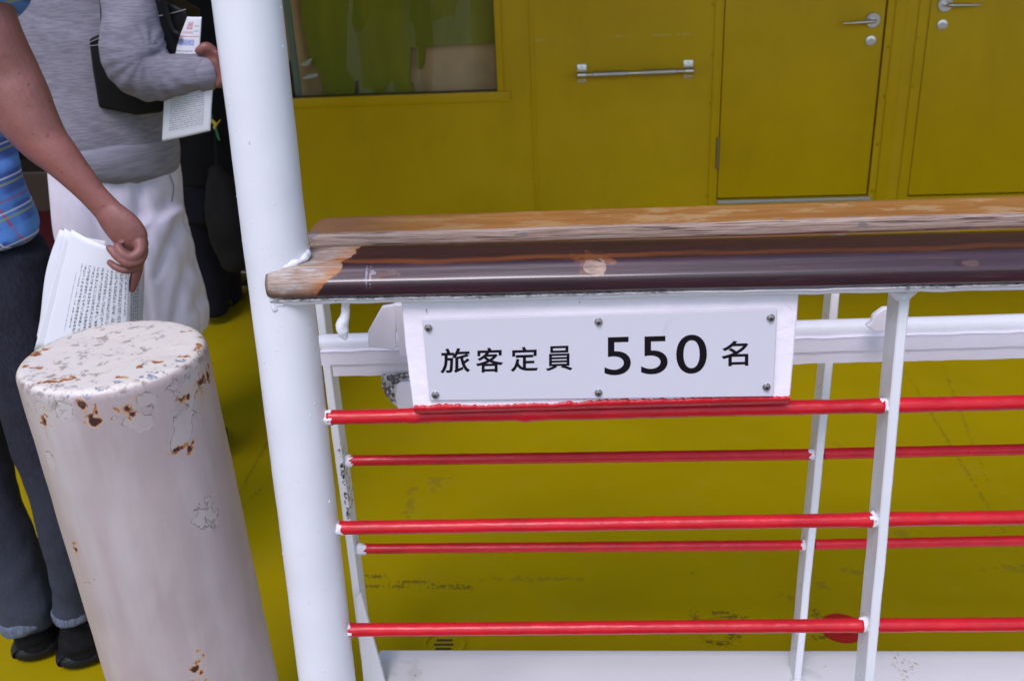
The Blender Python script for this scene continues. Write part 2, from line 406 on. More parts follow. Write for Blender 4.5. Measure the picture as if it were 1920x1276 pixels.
# interior behind the window
INW = plain('interior_wall_green', (0.075, 0.085, 0.012), 0.6)
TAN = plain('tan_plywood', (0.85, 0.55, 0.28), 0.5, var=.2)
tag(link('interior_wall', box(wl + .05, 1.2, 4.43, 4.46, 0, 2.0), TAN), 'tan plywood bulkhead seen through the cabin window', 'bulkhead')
Yc = 4.37
def onc(px, py): return at(px, py, Yc)
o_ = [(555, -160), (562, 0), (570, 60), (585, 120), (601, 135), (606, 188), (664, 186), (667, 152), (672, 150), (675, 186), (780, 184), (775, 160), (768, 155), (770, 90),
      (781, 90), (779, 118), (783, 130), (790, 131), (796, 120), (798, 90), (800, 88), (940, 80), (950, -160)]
GRN = G('olive_reflection'); c = GRN.mix(GRN.rng(GRN.noise(5, 3, GRN.map((1, 1, .2))), .4, .6), (.36, .34, .012), (.24, .25, .012))
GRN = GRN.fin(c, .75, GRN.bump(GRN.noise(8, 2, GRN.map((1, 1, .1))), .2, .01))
tag(link('window_reflection', prism([onc(*p) for p in o_], (0, .012, 0)), GRN), 'dark olive shape behind the cabin window standing in for reflections in its glass', 'window_reflection')  # olive cut-out added to draw the reflections seen in the pane
tag(link('door_jamb', box(at(545, 100, 4.36).x, at(556, 100, 4.36).x, 4.35, 4.366, .2, 2.0, .004), plain('teal_grey', (.2, .28, .27), .4)), 'pale teal upright at the left edge inside the window', 'upright')
tag(link('red_cabinet', box(at(480, 100, 4.6).x, at(562, 100, 4.6).x, 4.385, 4.425, .1, at(545, 103, 4.6).z, .01), plain('dark_red', (.11, .02, .03), .5)), 'dark red cabinet just inside the left end of the window', 'cabinet')
bm = limb([(at(566, 122, 4.35), .006), (at(575, 119, 4.35), .012), (at(583, 112, 4.35), .006)], 10, 4, wob=.003, wsc=60)
CHR = plain('white_plastic', (.7, .72, .7), .3)
tag(link('paper_cup', bm, CHR), 'small white crumpled cup behind the window, the upper one', 'cup')
tag(link('paper_cup', limb([(at(570, 147, 4.35), .006), (at(580, 144, 4.35), .010), (at(594, 141, 4.35), .006)], 10, 4, wob=.003, wsc=60), CHR), 'small white crumpled cup behind the window, the lower one', 'cup')
# entrance on the left
tag(link('threshold', box(-4.4, wl, atZ(440, 527, 0).y - .03, atZ(440, 527, 0).y + .02, 0, .012, .003), plain('threshold_metal', (.4, .42, .45), .35, 1)), kind='structure')
tag(link('carpet', box(-4.4, wl, atZ(440, 527, 0).y + .02, 7.4, 0, .008), plain('red_carpet', (.22, .006, .012), .95, 0, 400, .4)), kind='structure')
DWOOD = plain('dark_wood_panel', (.035, .018, .010), .35, var=.4)
tag(link('back_panel', box(-5.2, -1.9, 6.2, 6.25, 0, 2.0), DWOOD), 'dark brown panelling at the far end of the entrance lobby', 'panelling')
tag(link('side_wall', box(wl, wl + .04, YW + .05, 6.2, 0, 2.0), DWOOD), 'dark inner wall beside the cabin entrance', 'wall')
b_ = at(60, 300, 4.9)
tag(link('counter', box(-5.0, at(118, 350, 5.0).x, 5.0, 5.3, 0, at(60, 322, 5.0).z, .01), plain('brown_counter', (.10, .052, .03), .4, var=.3)), 'low brown counter in the dark lobby behind the passengers', 'counter')

# deck fittings
dc = atZ(1578, 1178, 0)
g = G('red_cap_paint'); c = g.mix(g.rng(g.spots([((dc.x - .004, dc.y + .012, 0), (.03, .004, .05))], .5, 200), 0, .3), (.36, .01, .01), (.06, .01, .01))
REDC = g.fin(c, .5, g.bump(g.noise(60), .4, .002))
t = thing('round_hatch', 'red painted round cap on the yellow deck behind the right posts', 'hatch', (dc.x, dc.y, 0))
link('disc', cyl((dc.x, dc.y, -.002), (dc.x, dc.y, .004), .044, 48), REDC, t)
link('lid', cyl((dc.x, dc.y, .003), (dc.x, dc.y, .008), .024, 32), REDC, t)
dc = atZ(832, 1208, 0)
t = thing('deck_drain', 'yellow painted slotted drain in the deck behind the left of the ledge', 'drain', (dc.x, dc.y, 0))
b = bmesh.new()
for i in range(40):
    a0, a1 = 2 * pi * i / 40, 2 * pi * (i + 1) / 40
    q = [(dc.x + r * cos(a), dc.y + r * sin(a), .0005) for r, a in ((.036, a0), (.036, a1), (.046, a1), (.046, a0))]
    prism([Vector(x) for x in q], (0, 0, .004), bm=b)
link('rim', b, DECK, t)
SLOT = plain('grimy_slot', (.05, .042, .012), .8, var=.5, vs=120)
for k in (-1, 0, 1):
    link('slot', box(dc.x - .020 + abs(k) * .004, dc.x + .020 - abs(k) * .003, dc.y + k * .013 - .0028, dc.y + k * .013 + .0028, .0002, .0016), SLOT, t)
dc = atZ(1345, 1182, 0)
b = bmesh.new()
for i in range(36):
    a0, a1 = 2 * pi * i / 36, 2 * pi * (i + 1) / 36
    prism([Vector((dc.x + r * cos(a), dc.y + r * sin(a), .0005)) for r, a in ((.038, a0), (.038, a1), (.042, a1), (.042, a0))], (0, 0, .0025), bm=b)
t = thing('deck_plug', 'round screw plug painted over in yellow, left of the red cap', 'deck plug', (dc.x, dc.y, 0))
link('ring', b, DECK, t); link('disc', cyl((dc.x, dc.y, -.002), (dc.x, dc.y, .0015), .036, 36), DECK, t)

# ================================================================== LEDGE under the railings
LZ = 0.112
lx = atZ(700, 1262, LZ).x
g = G('ledge_white'); 
sp = [((lx + .03, 1.40, LZ), (.03, .03, .1)), ((lx + .06, 1.45, LZ), (.03, .015, .1)), (tuple(atZ(778, 1262, LZ)), (.02, .016, .1)), (tuple(atZ(1503, 1262, LZ)), (.03, .012, .1))]
rs = [(tuple(atZ(1690, 1240, LZ)), (.02, .03, .1)), (tuple(atZ(1700, 1262, LZ)), (.02, .02, .1)), (tuple(atZ(1545, 1250, LZ)), (.005, .004, .1)), (tuple(atZ(780, 1264, LZ)), (.006, .005, .1))]
c = g.mix(g.mul(g.rng(g.spots(sp, .5, 40), 0, .9), .22), (.86, .86, .87), (.35, .33, .28))
c = g.mix(g.mul(g.mul(g.rng(g.spots(rs, .5, 60), 0, .4), g.rng(g.noise(150, 3), .55, .62)), .7), c, (.45, .25, .08))
LEDGE = g.fin(c, g.rng(g.noise(20), .3, .7, .3, .42), g.bump(g.noise(120, 4), .25, .0006, g.bump(g.noise(7, 3), .3, .004)))
tag(link('ledge', box(lx, 6, 0.90, atZ(1200, 1217, LZ).y, 0.001, LZ, .006), LEDGE, smooth=30), 'white painted steel ledge along the deck edge carrying both railings', 'ledge')

# ================================================================== OUTER RAILING (leans inboard)
orl = thing('outer_railing', 'outer ship railing with white pole, red bars and dark varnished handrail', 'railing', (0, 1.05, 0))
def PL(z): return Vector((0, leanY(z), z))
# the white pole
pa, pb = atL(463, 0), atL(614, 1276)
ax = (pa - pb).normalized(); top = pa + ax * ((2.02 - pa.z) / ax.z); bot = pb - ax * ((pb.z - .0) / ax.z)
POLE_R = .0372
b = limb([(bot, POLE_R), (pb, POLE_R), (pa, POLE_R), (top, POLE_R)], 64, 60, (0, 1, 0), wob=.0006, wsc=14)
for i in range(26):   # paint pimples and runs
    t_ = random.random(); c = bot.lerp(top, t_); a_ = random.uniform(pi * 1.02, pi * 1.98)
    p = c + Vector((cos(a_), sin(a_), 0)) * POLE_R
    rr = random.uniform(.0006, .0012)
    limb([(p + Vector((0, 0, rr * random.uniform(.3, 2.5))), rr * .7), (p, rr), (p - Vector((0, 0, rr)), rr * .8)], 8, 2, bm=b)
pole = link('pole', b, WHITE, orl, smooth=70)
# weld blobs between pole and bars are added below
def lump(pts, name, parent, m=WHITE, wob=.002, wsc=70, seg=18):
    return link(name, limb(pts, seg, 6, wob=wob, wsc=wsc), m, parent, smooth=75)
# dark handrail: profile in the leaning plane, extruded along the line of the rail
RO = -.040
EA, EB = atL(502, 561, RO), atL(1920, 531, RO)
hd = (EB - EA).normalized()
ENDX = EB + hd * 2.2
prof = [(.004, 0), (-.0015, .0015), (-.0042, .005), (-.0055, .010), (-.0058, .015), (-.0052, .0195), (-.0040, .0218), (.0000, .0256), (.0045, .0296), (.0080, .0328), (.0108, .0344), (.016, .0351), (.040, .0355), (.074, .0360), (.080, .033), (.082, .024), (.080, .005), (.074, 0)]
def rail(A, B, prof, n, taper=None, off=(0, 0, 0), bmx=None):
    b = bmx or bmesh.new(); rings = []
    pr = spline([(y, z) for y, z in prof + [prof[0]]], 3)[:-1]
    for i in range(n + 1):
        t_ = i / n; c = A.lerp(B, t_)
        w_ = [0, 0]
        s_, o2 = taper(c) if taper else (1, 0)
        ring = []
        cy_, cz_ = np.mean(pr[:, 0]), np.mean(pr[:, 1])
        for y, z in pr:
            y2, z2 = cy_ + (y - cy_) * s_, cz_ + (z - cz_) * s_
            p = Vector((c.x, c.y + y2 + off[1], c.z + z2 + off[2]))
            p.z += mnoise.noise(Vector((c.x * 6, y * 30, z * 30))) * .0006 + o2
            ring.append(b.verts.new(p))
        rings.append(ring)
    for a, c in zip(rings, rings[1:]):
        for j in range(len(a)): b.faces.new((a[j], a[(j + 1) % len(a)], c[(j + 1) % len(a)], c[j]))
    b.faces.new(rings[0][::-1]); b.faces.new(rings[-1]); bmesh.ops.recalc_face_normals(b, faces=b.faces)
    return b
def dark_wood():
    g = G('varnished_dark_wood')
    v = g.map((1.2, 16, 16)); n1 = g.noise(9, 8, v, .65, .2); n2 = g.noise(60, 5, g.map((.25, 6, 6)), .7)
    var = g.mix(g.rng(n1, .35, .7), (.020, .0035, .008), (.050, .010, .016))
    var = g.mix(g.rng(n2, .58, .72), var, (.085, .028, .030))
    bare = g.mix(g.rng(g.noise(28, 8, g.map((.5, 3, 3)), .75), .38, .62), (.50, .44, .40), (.36, .25, .18))
    bare = g.mix(g.mul(g.rng(g.noise(24, 4, g.map((.7, 1.5, 1.5))), .48, .66), .7), bare, (.26, .12, .055))
    bare = g.mix(g.rng(g.noise(260, 4, g.map((.10, 3, 3)), .7), .58, .64), bare, (.09, .055, .04))
    bare = g.mix(g.mul(g.rng(g.noise(150, 5, g.map((.15, 3, 3)), .7), .52, .64), .7), bare, (.16, .11, .09))
    xs = g.sep()
    # the varnish begins along a ragged line right of the pole
    e0 = atL(627, 520, RO).x
    lim = g.add(xs[0], g.add(g.rng(g.noise(17, 2), .3, .7, -.014, .014), g.rng(g.noise(60, 5, g.map((1, .8, .8)), .7), .3, .7, -.0035, .0035)))
    zrel = g.mth('SUBTRACT', xs[2], EA.z)
    lim = g.add(lim, g.rng(zrel, .0, .037, .016, -.010))
    edge = g.rng(lim, e0 - .001, e0 + .001)
    edge2 = g.rng(g.add(lim, g.rng(g.noise(45, 4), .3, .7, -.012, .012)), e0 - .026, e0 + .004)
    org = g.mix(g.rng(g.noise(30, 4, g.map((.3, 8, 8))), .4, .6), (.30, .095, .015), (.46, .21, .08))
    # orange streak where the varnish is thin, along the top edge
    yrel = g.mth('SUBTRACT', xs[1], EA.y)
    st = g.mul(g.rng(g.mth('ABSOLUTE', g.mth('SUBTRACT', g.add(yrel, g.rng(g.noise(8, 4, g.map((1, 1, 1))), .3, .7, -.006, .006)), .024)), .010, .002), g.rng(zrel, .031, .034))
    fade = g.rng(xs[0], e0, e0 + .75, 1, .35)
    var = g.mix(g.mul(g.mul(st, fade), g.rng(g.noise(6, 3, g.map((.8, 3, 3))), .3, .6, .45, 1)), var, (.25, .062, .022))
    # knots of bare wood
    kn = [(tuple(atL(1113, 500, RO)), (.0125, .02, .0065)), (tuple(atL(1812, 492, RO)), (.014, .02, .003)), (tuple(atL(716, 514, RO)), (.014, .02, .0035))]
    knm = g.rng(g.spots(kn, .24, 70), 0, .12)
    halo = g.rng(g.spots([(tuple(atL(1113, 490, RO)), (.030, .03, .0045)), (tuple(atL(1113, 500, RO)), (.0155, .03, .0085))], .3, 90), 0, .5)
    var = g.mix(g.mul(halo, .65), var, (.27, .085, .025)); 
    full = g.mix(g.rng(g.spots(kn[:1], .24, 70), 0, .12), var, g.mix(g.rng(g.noise(110, 4, g.map((.4, 2, 2))), .4, .6), (.40, .27, .19), (.20, .12, .085)))
    full = g.mix(g.mul(g.rng(g.spots(kn[1:], .3, 60), 0, .12), .5), full, (.16, .075, .05))
    c = g.mix(edge2, bare, org)
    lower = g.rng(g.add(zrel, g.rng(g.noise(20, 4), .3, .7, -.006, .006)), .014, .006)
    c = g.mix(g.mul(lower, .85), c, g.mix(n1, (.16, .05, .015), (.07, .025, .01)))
    c = g.mix(edge, c, full)
    mould = g.mul(g.rng(zrel, .0035, .0005), g.rng(g.noise(60, 4), .45, .55))
    c = g.mix(mould, c, (.03, .032, .018))
    scr = g.rng(g.spots([(tuple(atL(688, 519, RO)), (.0012, .02, .009)), (tuple(atL(695, 517, RO)), (.0012, .02, .009)), (tuple(atL(699, 511, RO)), (.003, .02, .002))], .4, 300), 0, .25)
    c = g.mix(g.mul(scr, .35), c, (.5, .5, .62))
    c = g.mix(g.rng(xs[0], EA.x + .005, EA.x + .001, 0, .8), c, (.07, .045, .03))
    coat = g.mul(edge, g.mth('SUBTRACT', 1.0, g.mul(knm, .7)))
    b = g.bump(g.noise(60, 4, g.map((.15, 3, 3))), .35, .0008); b = g.bump(g.noise(6, 3, g.map((1, .3, .3))), .2, .004, b)
    return g.fin(c, g.rng(edge, 0, 1, .75, .38), b, coat=g.mul(coat, .8), crough=.16)
hr = link('handrail', rail(EA + hd * .0, ENDX, prof, 700, lambda c: (1 - .10 * max(0, 1 - (c.x - EA.x) / .008) ** 2, 0)), dark_wood(), orl, smooth=50); tag(hr, 'dark varnished wooden handrail, bare at its left end')
# white flange under the wood
def lumpy_strip(A, B, prof, n, amp=.0011, sc=45):
    b = rail(A, B, prof, n)
    for v in b.verts:
        q = v.co.copy(); v.co.z += mnoise.noise(q * sc) * amp - max(0, mnoise.noise(q * sc * .45)) * amp; v.co.y += mnoise.noise(q * sc + Vector((9, 0, 0))) * amp * .6
    return b
def mould_mat():
    g = G('white_paint_with_mould'); xs = g.sep(); zr = g.mth('SUBTRACT', xs[2], g.add(EA.z, g.mul(g.mth('SUBTRACT', xs[0], EA.x), hd.z / hd.x)))
    up = g.rng(g.add(zr, g.rng(g.noise(90, 5, rough=.7), .3, .7, -.0036, .0036)), -.0045, -.0015)
    zone = g.mx(g.rng(g.noise(3.2, 2), .45, .52), g.rng(xs[0], atL(900, 560, RO).x, atL(700, 560, RO).x))
    zone = g.mx(zone, g.rng(xs[0], .33, .37))
    m = g.mul(g.mul(up, zone), g.rng(g.noise(260, 4, g.map((.7, 1, 1))), .42, .58, .25, 1))
    c = g.mix(g.mul(m, .85), (.76, .73, .75), (.055, .058, .035))
    return g.fin(c, .45, g.bump(g.noise(120, 4), .4, .0008))
fl = [(.003, -.0085), (.0015, -.004), (.003, -.0005), (.070, -.0005), (.070, -.006), (.05, -.0085)]
link('flange', lumpy_strip(EA + hd * .002, ENDX, fl, 700), mould_mat(), orl, smooth=75)
# paint collar where the rail meets the pole
c0 = atL(585, 478, -.005)
lump([(atL(500, 512, -.024), .0020), (atL(520, 506, -.0315), .0026), (atL(543, 497, -.0295), .0031), (atL(562, 488, -.0225), .0035), (atL(577, 477, -.009), .0040), (atL(574, 466, .008), .0022)], 'weld', pole, wob=.0030, wsc=85, seg=28)
lump([(atL(503, 514, -.035), .0014), (atL(501, 540, -.031), .0011), (atL(503, 560, -.031), .0013), (atL(512, 571, -.036), .0020), (atL(530, 572, -.037), .0014)], 'weld', pole, wob=.001)
lump([(atL(512, 562, -.036), .003), (atL(516, 580, -.036), .0035), (atL(520, 566, -.035), .002)], 'weld', pole, wob=.001)
# hook of lumpy paint under the rail
lump([(atL(649, 562, -.02), .0045), (atL(648, 578, -.02), .0052), (atL(646, 592, -.02), .0056), (atL(641, 608, -.02), .0072), (atL(643, 622, -.02), .0066), (atL(646, 631, -.02), .004)], 'hook', orl, wob=.0014, wsc=90)
# flat bar posts of both railings
def post(A, B, w, d, name, parent, bm=None):
    """flat bar with its narrow face outboard; A, B centre of the outboard face, top and bottom"""
    ax_ = (B - A).normalized(); n = 60; b = bmesh.new(); rings = []
    bv = .0016
    for i in range(n + 1):
        c = A.lerp(B, i / n); r_ = []
        for x, y in ((-w / 2 + bv, 0), (w / 2 - bv, 0), (w / 2, bv), (w / 2, d - bv), (w / 2 - bv, d), (-w / 2 + bv, d), (-w / 2, d - bv), (-w / 2, bv)):
            q = c + Vector((x, y, 0)); q.x += mnoise.noise(q * 9) * .0008 + mnoise.noise(q * 40) * .0003
            r_.append(b.verts.new(q))
        rings.append(r_)
    for a, c in zip(rings, rings[1:]):
        for j in range(8): b.faces.new((a[j], a[(j + 1) % 8], c[(j + 1) % 8], c[j]))
    b.faces.new(rings[0]); b.faces.new(rings[-1][::-1]); bmesh.ops.recalc_face_normals(b, faces=b.faces)
    return link(name, b, WHITE, parent, smooth=35)
def downto(A, B, z):
    return A + (B - A) * ((z - A.z) / (B.z - A.z))
A, B = atL(1697, 556, -.008), atL(1631, 1276, -.008)
op = post(A, downto(A, B, LZ), .0118, .044, 'stanchion', orl)
lump([(A + Vector((-.016, .012, .004)), .003), (A + Vector((-.002, .004, -.001)), .006), (A + Vector((.016, .012, .004)), .003)], 'weld', op, wob=.0015)
dx = .93   # the next stanchions to the right, out of the picture
for k in (1, 2):
    sh = Vector((k * dx, 0, hd.z * k * dx)); post(A + sh, downto(A, B, LZ) + Vector((k * dx, 0, 0)), .0118, .044, 'stanchion', orl)
# red bars
def bar(A, B, r, parent, ends=True, knob=(), name='bar'):
    n = 260; rows = []
    for i in range(n + 1):
        t_ = i / n; c = A.lerp(B, t_); rr = r * (1 + .03 * mnoise.noise(c * 14))
        for kx, kr, kw in knob: rr += kr * math.exp(-((c.x - kx) / kw) ** 2)
        rows.append((c, rr))
    return link(name, limb(rows, 24, 1, (0, 0, 1), wob=.0004, wsc=60, flat_cap=True), RED, parent, smooth=60)
outer = [((616, 782), (1655, 760), (1689, 759), (1920, 754), .0089), ((638, 989), (1633, 974), (1670, 973), (1920, 969.5), .0088), ((656, 1180), (1616, 1171.5), (1650, 1171.5), (1920, 1169.5), .0088)]
for i, (a, b_, c_, d_, r) in enumerate(outer):
    kn = []
    if i == 0: kn = [(atL(778, 780).x, .0012, .006), (atL(985, 775).x, .0022, .008), (atL(1005, 775).x, .001, .01), (atL(1100, 775).x, .0007, .05)]
    A1, B1 = atL(*a, .002), atL(*b_, .002); C1, D1 = atL(*c_, .002), atL(*d_, .002)
    bar(A1, B1, r, orl, knob=kn + [(A1.x, .0006, .006), (B1.x - .004, .0008, .01)]); C1x = C1; E1 = C1 + (D1 - C1) * 3.5
    bar(C1 - Vector((.004, 0, 0)), E1, r, orl, knob=[(C1.x + .01, .0005, .02)])
    # white welds at the pole and at the stanchion
    lump([(A1 + Vector((-.018, .002, 0)), .011, .009), (A1 + Vector((-.006, .001, .001)), .0088, .0095), (A1 + Vector((.0004, 0, -.001)), .0096, .0100)], 'weld', pole, wob=.0040, wsc=150)
    lump([(B1 + Vector((-.0012, .001, .001)), .0088), (B1 + Vector((.003, .002, .0)), .0092), (B1 + Vector((.009, .004, -.001)), .0088)], 'weld', op, wob=.0042, wsc=150)

# sign board and the backing plate welded into the railing
n_out = Vector((0, -1, .107)).normalized()
bpts = [atL(*p, -.022) for p in ((752, 566), (1498, 545), (1494, 600), (1487, 680), (1481, 746), (1130, 757), (776, 768), (766, 700), (757, 620))]
b = prism(bpts, -n_out * .012, .003, 3)
bmesh.ops.subdivide_edges(b, edges=[e for e in b.edges if e.calc_length() > .05], cuts=30, use_grid_fill=True)
bmesh.ops.triangulate(b, faces=b.faces)
for v in b.verts:
    q = v.co.copy(); v.co.x += mnoise.noise(q * 35) * .0012; v.co.y += mnoise.noise(q * 50) * .0004
def backing_mat():
    g = G('thick_brushed_white'); c = g.mix(g.rng(g.noise(10, 4), .35, .65), (.90, .82, .86), (.85, .77, .82))
    L = [(tuple(atL(1122, 743, -.022)), (.012, .02, .0025)), (tuple(atL(1092, 744, -.022)), (.006, .02, .003)), (tuple(atL(800, 583, -.022)), (.0012, .02, .004)), (tuple(atL(1087, 567, -.022)), (.001, .02, .003)), (tuple(atL(845, 748, -.022)), (.012, .02, .001))]
    c = g.mix(g.mul(g.rng(g.spots(L, .5, 150), 0, .5), .7), c, (.38, .2, .08))
    b = g.bump(g.noise(70, 4, rough=.6), .55, .002); b = g.bump(g.noise(300, 3), .3, .0006, b)
    cr = g.rng(g.vor(16, g.map((1, 1, 1.3)), 'DISTANCE_TO_EDGE'), .0, .012); b = g.bump(g.mul(cr, g.rng(g.noise(9), .4, .5, 1, .0)), .35, .001, b)
    return g.fin(c, .42, b)
BACK = backing_mat()
bp = link('backing_plate', b, BACK, orl)
# ragged red edge where the bar was painted against the plate
b = bmesh.new(); n = 240
A_, B_ = atL(776, 766, -.0242), atL(1482, 747, -.0242)
up = (atL(900, 700, -.006) - atL(900, 780, -.006)).normalized()
prev = None
for i in range(n + 1):
    c = A_.lerp(B_, i / n); hgt = .0035 + .0018 * mnoise.noise(c * 60) + .0022 * mnoise.noise(c * 230) - (.002 if i > 30 and i < 110 else 0)
    row = [b.verts.new(c - up * .012 + Vector((0, .012, 0))), b.verts.new(c - up * .002), b.verts.new(c + up * max(.0003, hgt)), b.verts.new(c + up * max(.0003, hgt) + Vector((0, .004, 0)))]
    if prev:
        for j in range(3): b.faces.new((prev[j], row[j], row[j + 1], prev[j + 1]))
    prev = row
link('paint_edge', b, RED, bp, smooth=180)
sign = thing('capacity_sign', 'white passenger capacity sign with black lettering reading 550', 'sign', tuple(atL(1125, 745, -.006)))
SO = -.0242
spts = [atL(*p, SO) for p in ((792, 598), (1456, 578), (1449, 741), (806, 749))]
g = G('white_sign_plastic'); c = g.mix(g.rng(g.spots([(tuple(atL(1250, 612, SO)), (.0035, .02, .008)), (tuple(atL(1258, 600, SO)), (.003, .02, .006)), (tuple(atL(1243, 624, SO)), (.003, .02, .006))], .3, 80), 0, .6, 0, .12), (.61, .58, .63), (.35, .33, .42))
SIGNM = g.fin(c, .3, g.bump(g.noise(200, 2), .04, .0003))
link('plate', prism(spts, n_out * .0030, .0006, 1), SIGNM, sign, smooth=30)
# lettering: outlines laid on the plate
fnt = None
def glyph(ch, cx, cy, wpx, hpx, weight):
    cu = bpy.data.curves.new('glyph', 'FONT'); cu.body = ch; cu.size = 1; cu.resolution_u = 8; cu.bevel_depth = weight; cu.bevel_resolution = 2
    o = bpy.data.objects.new('glyph', cu); COL.objects.link(o); dg = bpy.context.evaluated_depsgraph_get(); dg.update()
    me = bpy.data.meshes.new_from_object(o.evaluated_get(dg)); bpy.data.objects.remove(o)
    P = np.array([v.co[:] for v in me.vertices]); lo, hi = P.min(0), P.max(0)
    th = math.atan2(-20, 664)
    b = bmesh.new(); b.from_mesh(me); bpy.data.meshes.remove(me)
    for v in b.verts:
        z_ = v.co.z; u = ((v.co.x - lo[0]) / (hi[0] - lo[0]) - .5) * wpx; q = ((v.co.y - lo[1]) / (hi[1] - lo[1]) - .5) * hpx
        shear = .0
        v.co = atL(cx + u + .035 * q * 0, cy - q + u * math.tan(th), SO) + n_out * (.0032 + .00012 * z_ / max(hi[2], 1e-6))
    return link('letter', b, BLACK, sign)
for ch, x0, x1, y0, y1, wt in (('旅', 826.4, 882.2, 650.8, 697.4, .017), ('客', 892.7, 944, 649.7, 696, .017), ('定', 957.6, 1009.3, 648.2, 694.5, .017), ('員', 1023.3, 1073.8, 646.6, 692.8, .013),
                           ('5', 1133.3, 1182.5, 630, 701.1, .004), ('5', 1201.7, 1251.4, 628.5, 699.4, .004), ('0', 1267.4, 1324.7, 625.6, 698.5, .004), ('名', 1352, 1402.3, 637, 684.3, .017)):
    glyph(ch, (x0 + x1) / 2, (y0 + y1) / 2, x1 - x0, y1 - y0, wt)
for px, py in ((804, 613), (1122, 601.5), (1444, 594), (817, 738), (1122, 734), (1436, 723)):
    p = atL(px, py, SO) + n_out * .003
    b = cyl(p, p + n_out * .0014, .0047, 28); bevel(b, .0004, 1)
    o = link('screw', b, STEEL, sign, smooth=40)
    b = cyl(p + n_out * .001, p + n_out * .0042, .0034, 24); bevel(b, .0006, 2); cyl(p + n_out * .0040, p + n_out * .00445, .0016, 6, b)
    link('screw_head', b, plain('screw_metal', (.38, .33, .31), .3, 1) if 'screw_metal' not in bpy.data.materials else bpy.data.materials['screw_metal'], o, smooth=40)
    link('socket', cyl(p + n_out * .0043, p + n_out * .0046, .0015, 6), DARKGAP, o)

# ================================================================== WHITE BEAM between the railings
beam = thing('steel_beam', 'long white steel beam with rounded top between the two railings', 'beam', (0.2, 1.3, .8))
YB = 1.29
a0, a1 = at(600, 661, YB), at(1920, 624, YB); bd = (a1 - a0).normalized(); E_ = a0 + bd * 3.2
h1 = (at(1300, 640, YB).z - at(1300, 664.5, YB).z)
def slab(A, B, y0, y1, z0, z1, amp=.0009, n=300):
    return lumpy_strip(A, B, [(y0, z0), (y0, (z0 + z1) / 2), (y0, z1), (y1, z1), (y1, z0)], n, amp)
S0 = a0 - bd * .0
link('web', lumpy_strip(S0, E_, [(0.0, -.020), (0, -.001), (.001, .0015), (.026, .0015), (.028, 0), (.028, -.020)], 420), WHITE2, beam, smooth=60)
link('pipe', limb([(S0 + Vector((0, .020, .006)), .0135), (E_ + Vector((0, .020, .006)), .0135)], 32, 60, (0, 0, 1), wob=.0004, wsc=20), WHITE, beam, smooth=60)
S1 = at(622, 690, YB); S1 = a0 + bd * ((S1.x - a0.x) / bd.x)
link('lower_flange', lumpy_strip(S1, E_, [(.004, -.040), (.003, -.023), (.005, -.0205), (.022, -.0205), (.022, -.040)], 420), WHITE2, beam, smooth=60)
YG = 1.24
gp = [at(*p, YG) for p in ((716, 575), (690, 621), (690, 650), (742, 656), (742, 571))]
link('gusset', prism(gp, (0, .007, 0), .0012, 1), WHITE2, beam, smooth=30)
fb = [at(*p, YG - .012) for p in ((737, 571), (754, 571), (768, 668), (750, 668))]
link('strap', prism(fb, (0, .012, 0), .0012, 1), WHITE2, beam, smooth=30)
g = G('worn_bracket'); n_ = g.rng(g.noise(60, 5, g.map((1, 1, .5)), .7), .50, .54); n2 = g.rng(g.noise(110, 4), .55, .6)
c = g.mix(n_, (.66, .62, .64), (.11, .095, .08)); c = g.mix(n2, c, (.5, .45, .4)); WORN = g.fin(c, .6, g.bump(g.mth('SUBTRACT', 1.0, n_), .5, .001))
bk = [at(*p, 1.28) for p in ((715, 705), (716, 724), (722, 740), (734, 755), (746, 764), (800, 768), (800, 700))]
k1 = link('bracket', prism(bk, (0, .008, 0), .001, 1), WORN, beam, smooth=30)
bk = [at(*p, 1.27) for p in ((744, 722), (750, 718), (800, 716), (800, 770), (746, 768), (741, 745))]
link('tab', prism(bk, (0, .008, 0), .002, 2), WHITE2, k1, smooth=30)
bk = [at(*p, 1.26) for p in ((1657, 578), (1637, 593), (1635, 604), (1624, 612), (1640, 622), (1665, 622), (1668, 578))]
link('gusset', prism(bk, (0, .010, 0), .0015, 1), WHITE2, beam, smooth=30)

